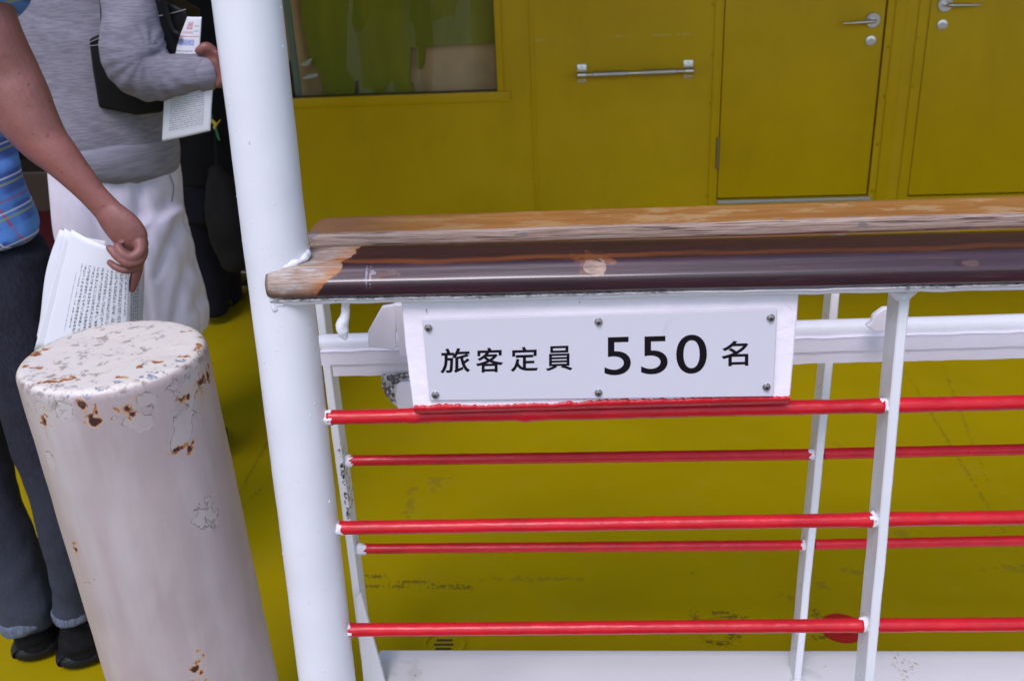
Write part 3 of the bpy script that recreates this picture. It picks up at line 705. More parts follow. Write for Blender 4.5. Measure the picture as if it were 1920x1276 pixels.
# ================================================================== INNER RAILING
irl = thing('inner_railing', 'inner ship railing with weathered light wood handrail and dark red bars', 'railing', (0, 1.42, 0))
YI = 1.40
zt_ = at(900, 432, YI - .02); zb = at(900, 458, YI - .02)
IA = at(574, 468, YI - .02); IB = at(1920, 428, YI - .02); idr = (IB - IA).normalized()
ht = zt_.z - zb.z
wid = atZ(900, 398, zt_.z).y - (YI - .02)
print('inner rail height/width', ht, wid)
ip = [(.0015, .001), (0, .003), (-.0008, ht * .5), (0, ht - .003), (.0035, ht + .0003), (.012, ht + .001), (wid - .012, ht + .001), (wid - .003, ht - .001), (wid, ht - .005), (wid, .003), (wid - .003, 0), (.005, 0)]
def round_end(c):
    t_ = max(0, 1 - (c.x - IA.x) / .012); return 1 - .35 * t_ * t_, 0
def light_wood():
    g = G('weathered_light_wood'); xs = g.sep()
    n1 = g.noise(8, 6, g.map((.5, 8, 8)), .6, .4); n2 = g.noise(110, 6, g.map((.10, 4, 4)), .7)
    topc = g.mix(g.rng(n1, .35, .65), (.46, .205, .055), (.34, .135, .034))
    pale = g.mul(g.rng(g.noise(13, 5, g.map((1, 2.5, 2)), .65), .50, .58), g.rng(xs[0], -.35, .1, .25, .8))
    topc = g.mix(g.mul(pale, .75), topc, (.56, .37, .18))
    frc = g.mix(g.rng(n2, .4, .62), (.45, .34, .27), (.21, .125, .085))
    frc = g.mix(g.rng(g.noise(140, 3, g.map((.06, 3, 3))), .58, .63), frc, (.07, .04, .03))
    isf = g.rng(g.add(xs[1], g.rng(g.noise(25, 3), .3, .7, -.003, .003)), YI - .02 + .010, YI - .02 + .004)
    c = g.mix(g.rng(xs[0], IA.x + .06, IA.x + .16), g.mix(n1, (.34, .16, .07), (.21, .095, .05)), topc)
    c = g.mix(isf, c, frc)
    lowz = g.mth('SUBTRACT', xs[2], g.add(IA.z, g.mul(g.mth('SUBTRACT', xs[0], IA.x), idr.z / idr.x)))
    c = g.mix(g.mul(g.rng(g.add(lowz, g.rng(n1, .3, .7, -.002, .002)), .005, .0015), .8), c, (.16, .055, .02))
    k = [(tuple(at(1617, 420, YI - .02)), (.010, .02, .0045)), (tuple(at(978, 439, YI - .02)), (.008, .02, .003)), (tuple(at(1460, 413, YI - .01)), (.008, .008, .003)), (tuple(at(583, 440, YI - .02)), (.012, .02, .01))]
    c = g.mix(g.mul(g.rng(g.spots(k, .3, 120), 0, .3), .75), c, (.17, .15, .15))
    plug = [(tuple(atZ(682, 419, IA.z + ht)), .0115), (tuple(atZ(1577, 390, IA.z + ht)), .0125)]
    for ctr, rr in plug:
        a = g.n('ShaderNodeVectorMath', operation='DISTANCE'); s2 = g.n('ShaderNodeVectorMath', operation='MULTIPLY'); g.L(g.co, s2.inputs[0]); s2.inputs[1].default_value = (1, 1, 0)
        g.L(s2.outputs[0], a.inputs[0]); a.inputs[1].default_value = (ctr[0], ctr[1], 0)
        ring_ = g.rng(g.mth('ABSOLUTE', g.mth('SUBTRACT', a.outputs['Value'], rr)), .0009, .0004)
        c = g.mix(g.mul(ring_, .6), c, (.12, .05, .03))
    b = g.bump(g.noise(70, 5, g.map((.1, 4, 4))), .5, .0009)
    return g.fin(c, g.rng(isf, 0, 1, .42, .75), b, coat=g.mul(g.mth('SUBTRACT', 1.0, isf), .35), crough=.25)
o = link('handrail', rail(IA, IA + idr * 3.2, ip, 420, round_end), light_wood(), irl, smooth=45); tag(o, 'weathered light brown wooden handrail')
A, B = at(1568, 545, YI), at(1497, 1262, YI)
p2 = post(Vector((A.x, YI, IA.z)), Vector((B.x, YI, LZ)), .0122, .044, 'stanchion', irl)
lump([(Vector((B.x - .012, YI + .0, LZ + .002)), .003), (Vector((B.x, YI - .002, LZ + .003)), .006), (Vector((B.x + .013, YI, LZ + .002)), .003)], 'weld', p2, wob=.0015)
for k in (1, 2): post(Vector((A.x + k * .93, YI, IA.z)), Vector((B.x + k * .93, YI, LZ)), .0122, .044, 'stanchion', irl)
A, B = at(600, 590, YI), at(676, 1180, YI)
print('left inner post x', A.x, B.x)
def flaked(name, ctrs):
    g = G(name); sp = g.rng(g.spots(ctrs, .6, 90), 0, .3)
    c = g.mix(g.mul(sp, g.rng(g.noise(220, 3), .42, .5)), (.72, .72, .73), (.03, .03, .03))
    return g.fin(c, .4, g.bump(g.noise(80, 4), .4, .0012))
p3 = post(Vector((A.x, YI, IA.z)), Vector((B.x, YI, LZ)), .0125, .042, 'stanchion', irl)
p3.data.materials[0] = flaked('flaked_white_paint', [((A.lerp(B, t).x + .004, YI, at(645, y, YI).z), (.003, .03, .016)) for t, y in ((.5, 850), (.5, 885), (.55, 915), (.6, 940), (.6, 955))])
fx = at(704, 1200, YI).x
bk = [Vector((p3.data.vertices[0].co.x * 0 + B.x + .002, YI - .012, at(668, 1112, YI).z)), Vector((B.x - .004, YI - .012, LZ)), Vector((fx + .012, YI - .012, LZ)), Vector((B.x + .012, YI - .012, at(668, 1112, YI).z + .006))]
link('foot_gusset', prism(bk, (0, .009, 0), .001, 1), WHITE, irl, smooth=30)
inner = [((657, 863), (1522, 851), (1550, 850), (1920, 842), .0089), ((682, 1028), (1507, 1021), (1533, 1020), (1920, 1013), .0086), ((700, 1183), (1494, 1176), (1520, 1176), (1920, 1170), .0084)]
YBAR = YI + .018
for a, b_, c_, d_, r in inner:
    A1, B1, C1, D1 = at(*a, YBAR), at(*b_, YBAR), at(*c_, YBAR), at(*d_, YBAR)
    bar(A1, B1, r, irl, knob=[(A1.x, .0004, .006)]); bar(C1 - Vector((.004, 0, 0)), C1 + (D1 - C1) * 2.6, r, irl)
    lump([(A1 + Vector((-.012, 0, 0)), .009), (A1 + Vector((.0005, 0, 0)), .0097)], 'weld', p3, wob=.0035, wsc=150)
    lump([(B1 + Vector((-.001, 0, 0)), .0092), (B1 + Vector((.007, 0, 0)), .0098)], 'weld', p2, wob=.0035, wsc=150)

# ================================================================== BOLLARD
BC = Vector((0, 0, 0)); 
def bollard():
    global BC
    zt = .8905; R = .1172; c = Vector((-.5962, 1.146, zt))
    BC = c; print('bollard', c, R)
    t = thing('mooring_post', 'cream painted round steel post with rusty chipped rim in front of passengers', 'post', (c.x, c.y, 0))
    prof = [(R, 0)] + [(R, z) for z in np.linspace(.02, zt - .014, 60)]
    for a in range(10, 91, 10): prof.append((R - .012 + .012 * cos(radians(a)), zt - .012 + .012 * sin(radians(a))))
    for q in np.linspace(R - .014, .01, 14): prof.append((q, zt + .0015 * (1 - q / R)))
    b = bmesh.new(); seg = 160; rings = []
    for r, z in prof:
        row = []
        for j in range(seg):
            th = 2 * pi * j / seg; p = Vector((c.x + r * cos(th), c.y + r * sin(th), z))
            d = mnoise.noise(p * 9) * .0010 + mnoise.noise(p * 30) * .0004
            d -= max(0, mnoise.noise(p * 22 + Vector((5, 0, 0))) - .35) * .003
            p.x += (zt - z) * .030
            p += Vector((cos(th), sin(th), 0)) * d if z < zt - .005 else Vector((0, 0, d))
            row.append(b.verts.new(p))
        rings.append(row)
    for a, q in zip(rings, rings[1:]):
        for j in range(seg): b.faces.new((a[j], a[(j + 1) % seg], q[(j + 1) % seg], q[j]))
    b.faces.new(rings[-1]); 
    # surface point helpers for the rust
    def side(px, py):
        d = Vector(ray(px, py)); o = Vector((0, 0, H)); A_ = d.x ** 2 + d.y ** 2; B_ = 2 * (d.x * (o.x - c.x) + d.y * (o.y - c.y)); C_ = (o.x - c.x) ** 2 + (o.y - c.y) ** 2 - R * R
        D = B_ * B_ - 4 * A_ * C_; tt = (-B_ - math.sqrt(max(D, 0))) / (2 * A_); return tuple(o + d * tt)
    def topp(px, py): return tuple(atZ(px, py, zt))
    g = G('cream_paint_rust'); xs = g.sep()
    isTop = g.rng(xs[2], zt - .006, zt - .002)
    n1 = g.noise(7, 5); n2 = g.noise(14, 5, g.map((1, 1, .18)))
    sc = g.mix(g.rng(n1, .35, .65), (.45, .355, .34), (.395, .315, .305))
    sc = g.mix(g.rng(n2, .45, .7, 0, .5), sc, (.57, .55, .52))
    col = g.mix(isTop, sc, g.mix(g.rng(n1, .3, .7), (.78, .70, .61), (.73, .66, .57)))  # top coloured lighter than the side: light from above painted in
    # creamier band on the left flank: yellowish reflected light put into the colour
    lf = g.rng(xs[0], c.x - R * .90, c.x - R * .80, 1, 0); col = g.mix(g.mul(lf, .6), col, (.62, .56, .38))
    rust = [(side(82, 785), (.006, .02, .012)), (side(240, 768), (.010, .02, .008)), (side(252, 772), (.006, .02, .005)), (side(155, 757), (.005, .02, .006)), (side(181, 770), (.003, .02, .006)),
            (side(381, 710), (.004, .02, .010)), (side(340, 838), (.010, .02, .004)), (side(357, 836), (.004, .02, .006)), (side(140, 1033), (.005, .03, .009)), (side(462, 1010), (.006, .03, .014)),
            (side(376, 1225), (.004, .02, .010)), (side(373, 1245), (.006, .02, .010)), (side(360, 1274), (.010, .02, .005)), (side(175, 790), (.008, .02, .006)), (side(350, 745), (.005, .02, .006)),
            (topp(65, 662), (.016, .010, .02)), (topp(85, 655), (.01, .006, .02)), (topp(48, 686), (.007, .006, .02)), (topp(70, 690), (.012, .005, .02)), (topp(100, 714), (.020, .008, .02)), (topp(125, 710), (.018, .006, .02)),
            (topp(345, 622), (.010, .004, .02)), (topp(262, 687), (.007, .005, .02)), (topp(294, 679), (.009, .005, .02)), (topp(372, 648), (.006, .012, .03)), (topp(376, 632), (.004, .010, .03)), (topp(225, 708), (.012, .004, .02)), (topp(140, 617), (.02, .003, .02)), (topp(344, 668), (.012, .004, .02)), (topp(147, 712), (.005, .003, .02))]
    rust = [(p_, (q_[0] * (.62 if p_[2] > zt - .001 else 1), q_[1] * (.75 if p_[2] > zt - .001 else 1), q_[2])) for p_, q_ in rust]
    rm = g.spots(rust, .6, 110)
    rx = g.mth('SUBTRACT', xs[0], c.x); ry = g.mth('SUBTRACT', xs[1], c.y); rad = g.mth('SQRT', g.add(g.mul(rx, rx), g.mul(ry, ry)))
    edge = g.rng(g.mth('ABSOLUTE', g.mth('SUBTRACT', xs[2], zt - .005)), .012, .002)
    ez = g.rng(g.noise(17, 5, rough=.7), .46, .56); er = g.mul(g.mul(g.mul(edge, g.rng(rad, R - .017, R - .009)), ez), g.rng(g.noise(85, 4), .46, .54))
    halo = g.rng(rm, -.45, .25); core = g.rng(rm, .12, .3); dark = g.mul(g.rng(rm, .50, .75), g.rng(xs[2], zt - .004, zt - .012))
    col = g.mix(g.mul(halo, .75), col, (.55, .30, .12))
    rc = g.mix(g.rng(g.noise(120, 4), .4, .6), (.45, .16, .04), (.20, .055, .02))
    col = g.mix(g.mul(core, .92), col, rc); col = g.mix(dark, col, (.045, .014, .01))
    col = g.mix(g.mul(er, .85), col, g.mix(g.noise(60), (.10, .09, .10), (.30, .12, .05)))
    # blue grey primer showing along the front of the rim
    pr_ = g.mul(g.rng(g.spots([(topp(x, y), (.016, .004, .006)) for x, y in ((150, 735), (190, 727), (230, 716), (262, 706), (290, 698), (318, 685), (335, 675), (115, 738))], .5, 60), 0, .3), g.rng(g.noise(140, 3), .45, .52))
    col = g.mix(g.mul(pr_, .8), col, (.16, .18, .27))
    # rust runs
    runs = [(side(85, 808), (.0018, .02, .02)), (side(384, 740), (.002, .02, .02)), (side(376, 1266), (.004, .02, .012)), (side(163, 780), (.002, .02, .012)), (side(348, 750), (.003, .02, .010))]
    col = g.mix(g.mul(g.rng(g.spots(runs, .3, 60), 0, .8), .6), col, (.50, .28, .12))
    # chipped outlines: thin dark contour lines of flaked patches
    chips = [(side(342, 812), (.016, .03, .022)), (side(95, 865), (.012, .03, .016)), (side(255, 785), (.018, .03, .016)), (side(120, 768), (.012, .03, .010)), (side(388, 958), (.012, .03, .02)), (side(270, 755), (.012, .03, .01)), (side(345, 720), (.014, .03, .02)),
             (side(172, 790), (.008, .03, .012)), (side(160, 1098), (.006, .03, .006)), (topp(160, 632), (.02, .012, .02)), (topp(200, 662), (.03, .008, .02)), (side(75, 765), (.01, .03, .01))]
    cm = g.spots(chips, .42, 38)
    line = g.mul(g.rng(g.mth('ABSOLUTE', cm), .06, .02), g.rng(g.noise(70, 3), .47, .53))
    col = g.mix(g.mul(line, .75), col, (.10, .095, .08)); inside = g.rng(cm, 0, .1); col = g.mix(g.mul(g.mul(inside, .15), g.mth('SUBTRACT', 1.0, core)), col, (.62, .60, .52))
    pits = g.mul(g.rng(g.vor(42), .085, .05), g.rng(g.noise(12, 3), .60, .64)); col = g.mix(g.mul(pits, .9), col, (.05, .035, .03))
    grime = g.mul(g.mul(g.rng(xs[2], zt - .04, zt - .012), g.rng(g.noise(55, 5, rough=.7), .54, .60)), g.rng(g.noise(9, 3), .45, .55)); col = g.mix(g.mul(grime, .6), col, (.17, .12, .08))
    mtop = g.mul(isTop, g.rng(g.noise(150, 5, g.map((.8, 2, 1)), .7), .66, .70)); col = g.mix(g.mul(g.mul(mtop, g.rng(g.noise(14, 3), .48, .58)), .35), col, (.2, .19, .15))
    h = g.mth('SUBTRACT', 0, g.mx(core, g.mul(inside, .5)))
    bp_ = g.bump(h, .6, .001); bp_ = g.bump(g.noise(28, 5, g.map((1, 1, .6))), .35, .003, bp_); bp_ = g.bump(g.noise(160, 3), .2, .0006, bp_)
    bp_ = g.bump(g.rng(g.noise(11, 2, None, .5, .4), .60, .64), .12, .0008, bp_)
    m = g.fin(col, g.rng(core, 0, 1, .42, .85), bp_)
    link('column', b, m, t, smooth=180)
bollard()

# ================================================================== PEOPLE
def skin_mat():
    g = G('tanned_skin')
    c = g.mix(g.rng(g.noise(25, 5), .35, .65), (.255, .098, .080), (.205, .076, .060))
    c = g.mix(g.mul(g.rng(g.noise(9, 5), .45, .65), .6), c, (.30, .105, .085)); c = g.mix(g.mul(g.rng(g.noise(130, 4), .5, .7), .25), c, (.12, .045, .035))
    sp = g.mul(g.rng(g.vor(26), .085, .05), g.rng(g.noise(9), .42, .55)); c = g.mix(g.mul(sp, .5), c, (.10, .04, .03))
    ml = [(tuple(at(x, y, 1.52)), (r_, .08, r_)) for x, y, r_ in ((65, 250, .0022), (90, 254, .0026), (153, 312, .0022), (115, 224, .0018), (47, 162, .0024), (194, 386, .0018), (30, 140, .0018), (120, 322, .0016))]
    c = g.mix(g.mul(g.rng(g.spots(ml, .3, 200), 0, .5), .6), c, (.07, .03, .028))
    g.b.inputs['Subsurface Weight'].default_value = .08; g.b.inputs['Subsurface Radius'].default_value = (.01, .004, .002)
    return g.fin(c, .48, g.bump(g.noise(240, 4), .45, .0007, g.bump(g.noise(60, 5, None, .65, .6), .5, .0018)))
SKIN = skin_mat()
def cloth(name, a, b, wsc=900, vs=30, rough=.9, folds=0, stretch=(1, 1, 1)):
    g = G(name); c = g.mix(g.rng(g.noise(vs, 5, g.map(stretch)), .4, .6), a, b)
    h = g.bump(g.noise(wsc, 2), .3, .0005)
    if folds: h = g.bump(g.noise(folds, 3, g.map((1, 1, .35)), .5, .6), .5, .012, h)
    return g.fin(c, rough, h, spec=.2)
HEATH = cloth('heather_grey_knit', (.27, .255, .30), (.19, .18, .22), 700, 110, .95, 0, (.30, .30, 3.0))
WCOT = cloth('white_cotton', (.70, .65, .75), (.63, .58, .68), 800, 8, .85, 9)
NAVY = cloth('navy_wool', (.005, .005, .012), (.004, .004, .009), 500, 20, .9, 7)
BLKC = cloth('black_cloth', (.005, .005, .006), (.004, .004, .005), 500, 20, .9, 7)
def denim():
    g = G('dark_denim'); c = g.mix(g.rng(g.noise(6, 5, g.map((1, 1, .5))), .35, .65), (.020, .019, .030), (.013, .012, .022))
    c = g.mix(g.mul(g.rng(g.noise(90, 4, g.map((3, 3, 1))), .4, .75), .18), c, (.075, .085, .115))
    z = g.sep()[2]; c = g.mix(g.mul(g.rng(z, .55, .1), .38), c, (.075, .088, .125))
    return g.fin(c, .9, g.bump(g.noise(800, 2), .35, .0006, g.bump(g.noise(11, 4, g.map((1, 1, .5)), .5, .8), .55, .010)), spec=.2)
DENIM = denim()
def plaid():
    g = G('blue_plaid_cotton'); xs = g.sep(g.map((1, 1, 1), (0, 0, 0), (0, .22, 0)))
    c = (.06, .13, .46)
    def stripes(axis, per, off, w_, col, amt, c):
        f = g.mth('FRACT', g.add(g.mul(axis, 1 / per), off)); m = g.rng(g.mth('ABSOLUTE', g.mth('SUBTRACT', f, .5)), w_, w_ * .6)
        return g.mix(g.mul(m, amt), c, col)
    for ax_ in (xs[0], xs[2]):
        c = stripes(ax_, .052, .1, .22, (.11, .30, .75), .7, c); c = stripes(ax_, .052, .45, .035, (.75, .75, .8), .75, c)
        c = stripes(ax_, .052, .62, .05, (.36, .40, .12), .7, c); c = stripes(ax_, .104, .3, .014, (.5, .05, .08), .7, c)
    return g.fin(c, .85, g.bump(g.noise(9, 3), .5, .01))
PLAID = plaid()
HAIR = cloth('black_hair', (.012, .010, .009), (.02, .016, .014), 300, 60, .5, 0, (1, 1, .1))
SHOE = cloth('black_knit_shoe', (.0035, .0035, .0045), (.006, .006, .008), 220, 60, .85)
RUB = plain('black_rubber', (.005, .0055, .007), .55, 0, 160, .6, .002, spec=.3)
LEATH = plain('black_leather', (.004, .0035, .0035), .5, 0, 160, .25, .0008, spec=.25)
SHINE = plain('polished_black_leather', (.009, .009, .011), .22, 0, 60, .1, .0008)
def fold(sc, amp, seed=0, st=(1, 1, .5)):
    o = Vector((seed, seed * 1.7, 0))
    return lambda p: (mnoise.noise(Vector((p.x * st[0], p.y * st[1], p.z * st[2])) * sc + o) + .45 * mnoise.noise(Vector((p.x * st[0], p.y * st[1], p.z * st[2])) * sc * 2.6 + o)) * amp
def headmesh(c, yaw, bm, s=1.0):
    """head, face, ears, neck on top of point c (base of the neck); yaw 0 faces +Y"""
    R = Matrix.Rotation(yaw, 3, 'Z')
    def P(x, y, z): return Vector(c) + R @ Vector((x * s, y * s, z * s))
    fw = R @ Vector((0, 1, 0))
    limb([(P(0, -.01, -.05), .062, .060), (P(0, 0, .03), .056, .058), (P(0, .01, .10), .058, .062)], 20, 5, fw, bm=bm)
    limb([(P(0, .045, .075), .040, .035), (P(0, .035, .11), .060, .075), (P(0, .012, .17), .074, .092), (P(0, .0, .22), .077, .097), (P(0, -.005, .265), .066, .082), (P(0, -.005, .29), .035, .045)], 24, 5, fw, bm=bm)
    limb([(P(0, .098, .20), .007), (P(0, .110, .175), .010), (P(0, .118, .155), .014), (P(0, .104, .145), .010)], 12, 4, bm=bm)
    for q in (-1, 1):
        limb([(P(q * .030, .090, .196), .012), (P(q * .034, .088, .192), .012)], 10, 2, bm=bm)
        limb([(P(q * .078, -.005, .165), .007, .012), (P(q * .084, -.012, .185), .008, .018), (P(q * .082, -.012, .205), .006, .014)], 10, 3, fw, bm=bm)
    for z_, r_ in ((.124, .006), (.114, .007)): limb([(P(-.022, .094, z_), r_ * .6), (P(0, .103, z_), r_), (P(.022, .094, z_), r_ * .6)], 10, 4, bm=bm)
    def hair(name, parent, ln=0):
        b = limb([(P(0, -.035, .12 - ln), .066, .055), (P(0, -.03, .17), .080, .078), (P(0, -.016, .23), .084, .100), (P(0, -.012, .285), .066, .082), (P(0, -.012, .305), .025, .03)], 24, 6, fw, wob=.006, wsc=30)
        me = remesh(b, .006, 2); return link(name, me, HAIR, parent)
    return hair
# ---------- man in plaid shirt and jeans, right arm hanging with a folded bundle of papers
def man():
    YA = 1.56
    f2 = atZ(142, 1250, .0); f1 = atZ(62, 1236, .0)
    t = thing('person', 'person in blue plaid shirt, dark jeans and black sneakers holding folded papers', 'person', ((f1.x + f2.x) / 2, (f1.y + f2.y) / 2 + .08, 0), )
    def A(px, py, dy=0): return at(px, py, YA + dy)
    px = lambda r: r * dep(A(120, 300)) / F
    bm = bmesh.new()
    sh = A(-120, -205, .05)
    # forearm, elbow and upper arm
    limb([(sh, px(66), px(60)), (A(-70, -80, .03), px(62), px(58)), (A(-30, 50), px(60), px(56)), (A(8, 140), px(64), px(52)), (A(30, 182, -.005), px(62), px(50)), (A(52, 222, -.01), px(56), px(46)), (A(82, 264, -.015), px(46), px(40)), (A(112, 295, -.02), px(38), px(33)), (A(143, 329, -.022), px(31), px(28)),
          (A(172, 362, -.024), px(26.5), px(22)), (A(196, 388, -.025), px(27), px(19)), (A(214, 408, -.025), px(30), px(19))], 28, 6, (0, 1, 0), bm=bm)
    # back of the hand
    limb([(A(196, 388, -.025), px(25), px(18)), (A(213, 408, -.028), px(32), px(19)), (A(232, 428, -.030), px(36), px(19)), (A(248, 446, -.030), px(33), px(18)), (A(258, 460, -.028), px(22), px(15))], 24, 5, (0, 1, 0), bm=bm)
    limb([(A(262, 447, -.026), px(13)), (A(266, 456, -.026), px(13))], 14, 3, bm=bm)
    # fingers curled round the edge of the papers, towards the camera side
    fing = [[(246, 440, -.026, 14), (262, 453, -.034, 14), (263, 470, -.048, 13.5), (247, 482, -.056, 12.5), (230, 475, -.058, 12), (221, 462, -.054, 10.5)],
            [(255, 455, -.034, 12), (267, 466, -.036, 12), (262, 488, -.050, 11.5), (240, 493, -.060, 11), (220, 481, -.060, 10), (205, 465, -.054, 8.5)],
            [(256, 470, -.030, 11), (264, 480, -.032, 11), (256, 501, -.044, 10.5), (236, 506, -.052, 10), (217, 500, -.052, 9), (206, 492, -.046, 8)],
            [(252, 480, -.022, 10), (256, 496, -.022, 10), (246, 512, -.028, 9), (234, 514, -.036, 8)]]
    for f_ in fing[:3]: limb([(A(x, y, d), px(r * (.94 if i_ < 2 else .80))) for i_, (x, y, d, r) in enumerate(f_)], 16, 5, bm=bm)
    # thumb side finger pointing down along the sheets
    limb([(A(255, 478, -.010), px(12)), (A(258, 500, -.006), px(11)), (A(253, 522, -.006), px(10)), (A(247, 541, -.008), px(7.5))], 14, 5, bm=bm)
    # left arm, mostly outside the picture
    hipc = at(-38, 470, 1.62); cx = hipc.x
    lf = Vector((cx - .22, 1.60, 1.36))
    limb([(lf, .050), (lf + Vector((-.05, .02, -.15)), .046), (lf + Vector((-.07, .03, -.29)), .042), (lf + Vector((-.03, .10, -.42)), .034), (lf + Vector((0, .16, -.52)), .026)], 20, 5, bm=bm)
    h0 = lf + Vector((0, .16, -.52))
    limb([(h0, .026, .018), (h0 + Vector((.005, .03, -.05)), .038, .017), (h0 + Vector((.008, .045, -.09)), .036, .014)], 16, 4, bm=bm)
    for k in range(4): limb([(h0 + Vector((-.024 + k * .018, .045, -.085)), .0095), (h0 + Vector((-.026 + k * .018, .06, -.125)), .0085), (h0 + Vector((-.024 + k * .017, .050, -.150 - .006 * (k in (1, 2)))), .007)], 10, 4, bm=bm)
    limb([(h0 + Vector((.03, .03, -.03)), .012), (h0 + Vector((.045, .05, -.06)), .010), (h0 + Vector((.045, .06, -.09)), .008)], 10, 4, bm=bm)
    # trunk, legs and head (under the clothes)
    cs = Vector((cx - .03, 1.62, 1.33))
    limb([(Vector((cx - .03, 1.62, .80)), .105, .085), (Vector((cx - .06, 1.62, 1.0)), .095, .08), (Vector((cx - .08, 1.61, 1.18)), .095, .08), (cs, .17, .085), (cs + Vector((0, 0, .08)), .08, .06)], 28, 5, (0, 1, 0), bm=bm)
    limb([(cs + Vector((-.02, 0, .02)), .05), (sh, .052)], 16, 4, bm=bm); limb([(cs + Vector((.02, 0, .02)), .05), (lf, .05)], 16, 4, bm=bm)
    hair = headmesh(cs + Vector((0, 0, .10)), 0, bm)
    for f_, xo in ((f1, -.075), (f2, .075)):
        pth = [(5, 520, 1.61), (50, 680, 1.59), (108, 930, 1.57), (138, 1125, 1.58)] if xo > 0 else [(-70, 520, 1.65), (-76, 640, 1.64), (-30, 920, 1.62), (51, 1130, 1.605)]
        L = [(at(x, y, Y_), r_) for (x, y, Y_), r_ in zip(pth, (.062, .052, .036, .027))]
        last = L[-1][0]; L.append((Vector((last.x, last.y + .02, .06)), .024)); limb(L, 18, 5, bm=bm)
        limb([(Vector((last.x, last.y + .02, .045)), .022, .022), (Vector((last.x - .03, last.y + .15, .035)), .026, .014)], 16, 4, (0, 0, 1), bm=bm)
    body = link('body', remesh(bm, .0025, 1), SKIN, t)
    hair('hair', body)
    # jeans: each leg follows the outline in the photograph
    def J(px_, py, Y): return at(px_, py, Y)
    b = bmesh.new()
    def s(r, p): return r * dep(p) / F
    def leg(rows): 
        L = []
        for x, y, Y, r, q in rows: p = J(x, y, Y); L.append((p, s(r, p), s(q, p)))
        limb(L, 30, 6, (0, 1, 0), bm=b, flat_cap=True)
    leg([(12, 470, 1.61, 74, 78), (22, 560, 1.60, 72, 78), (50, 680, 1.59, 66, 70), (78, 800, 1.58, 62, 60), (106, 930, 1.57, 47, 50), (126, 1040, 1.57, 38, 46), (138, 1110, 1.58, 36, 42), (141, 1140, 1.58, 37, 43)])
    leg([(-70, 500, 1.65, 82, 80), (-76, 640, 1.64, 80, 78), (-56, 800, 1.63, 68, 66), (-30, 920, 1.62, 60, 56), (4, 1010, 1.61, 60, 54), (38, 1095, 1.605, 56, 52), (51, 1130, 1.60, 54, 50), (54, 1155, 1.60, 53, 50)])
    hp = [J(-58, 440, 1.63), J(-52, 520, 1.63), J(-45, 585, 1.63)]
    limb([(hp[0], .125, .105), (hp[1], .140, .115), (hp[2], .130, .115)], 32, 5, (0, 1, 0), bm=b, flat_cap=True)
    jo = link('jeans', remesh(b, .0065, 4, disp=fold(13, .006, 2, (1, 1, .8))), DENIM, t)
    HEM = cloth('faded_denim_hem', (.14, .165, .225), (.07, .085, .125), 500, 160, .9, 0, (3, 3, .2))
    for (x, y, Y, r, q, ax2) in ((139, 1139, 1.58, 37.5, 43.5, (.08, 1)), (53, 1151, 1.60, 54.5, 51.5, (.3, 1))):
        p = J(x, y, Y); r, q = s(r, p), s(q, p); dz_ = Vector((ax2[0] * .012, 0, -.011))
        b = limb([(p + dz_ * -.9, r, q), (p - dz_ * .3, r * 1.02, q * 1.02), (p + dz_ * .6, r * 1.02, q * 1.02), (p + dz_ * 1.1, r * .99, q * .99)], 60, 3, (0, 1, 0), wob=.0014, wsc=90, flat_cap=True)
        link('hem', b, HEM, jo, smooth=60)
    b = limb([(J(88, 460, 1.545), .0018), (J(96, 520, 1.545), .0018), (J(100, 600, 1.54), .0018)], 8, 4); 
    # shirt with short sleeves
    b = bmesh.new()
    limb([(J(-84, 412, 1.62), .125, .110), (J(-104, 340, 1.62), .125, .112), (J(-130, 240, 1.62), .125, .11), (Vector((cx - .08, 1.61, 1.22)), .165, .115), (cs + Vector((0, 0, .0)), .18, .095), (cs + Vector((0, 0, .06)), .10, .07)], 40, 6, (0, 1, 0), bm=b, flat_cap=True)
    limb([(sh + Vector((-.06, 0, .02)), .06), (sh, .070), (A(-64, -90, .03), .071), (A(-40, -28, .01), .074), (A(-27, 2, .0), .074)], 26, 5, (0, 1, 0), bm=b, flat_cap=True)
    limb([(lf + Vector((.05, 0, .02)), .06), (lf, .066), (lf + Vector((-.03, .01, -.10)), .068), (lf + Vector((-.05, .015, -.16)), .068)], 22, 5, bm=b, flat_cap=True)
    # shirt tail flaring over the hip
    limb([(J(-90, 300, 1.60), .100, .105), (J(-80, 360, 1.60), .112, .112), (J(-72, 405, 1.60), .120, .12), (J(-68, 430, 1.60), .124, .122)], 36, 5, (0, 1, 0), bm=b, flat_cap=True)
    link('shirt', remesh(b, .0065, 3, disp=fold(14, .006, 5)), PLAID, t)
    # shoes
    for (x, y, w_) in ((68, 1226, 49), (154, 1240, 52)):
        c = atZ(x, y + 8, 0) - Vector((0, .040, 0)); wd = w_ * dep(c) / F
        b = limb([(c + Vector((.006, .045, .022)), wd * .86, .022), (c + Vector((.0, .06, .024)), wd * .98, .024), (c + Vector((-.012, .13, .024)), wd * .92, .024), (c + Vector((-.028, .22, .022)), wd * 1.02, .022), (c + Vector((-.04, .29, .019)), wd * .78, .018)], 30, 6, (0, 0, 1), wob=.0015, wsc=60)
        so = link('sole', b, RUB, None, smooth=60); 
        for v in so.data.vertices: v.co.z = max(v.co.z, .001)
        b = limb([(c + Vector((.004, .052, .034)), wd * .70, .030), (c + Vector((.0, .062, .050)), wd * .80, .045), (c + Vector((-.008, .11, .058)), wd * .80, .048), (c + Vector((-.018, .17, .050)), wd * .84, .036), (c + Vector((-.03, .24, .036)), wd * .80, .026), (c + Vector((-.037, .275, .028)), wd * .5, .018)], 30, 6, (0, 0, 1))
        limb([(c + Vector((.002, .072, .06)), wd * .70, .05), (c + Vector((.0, .085, .10)), wd * .66, .05)], 24, 4, (0, 1, 0), bm=b, flat_cap=True)
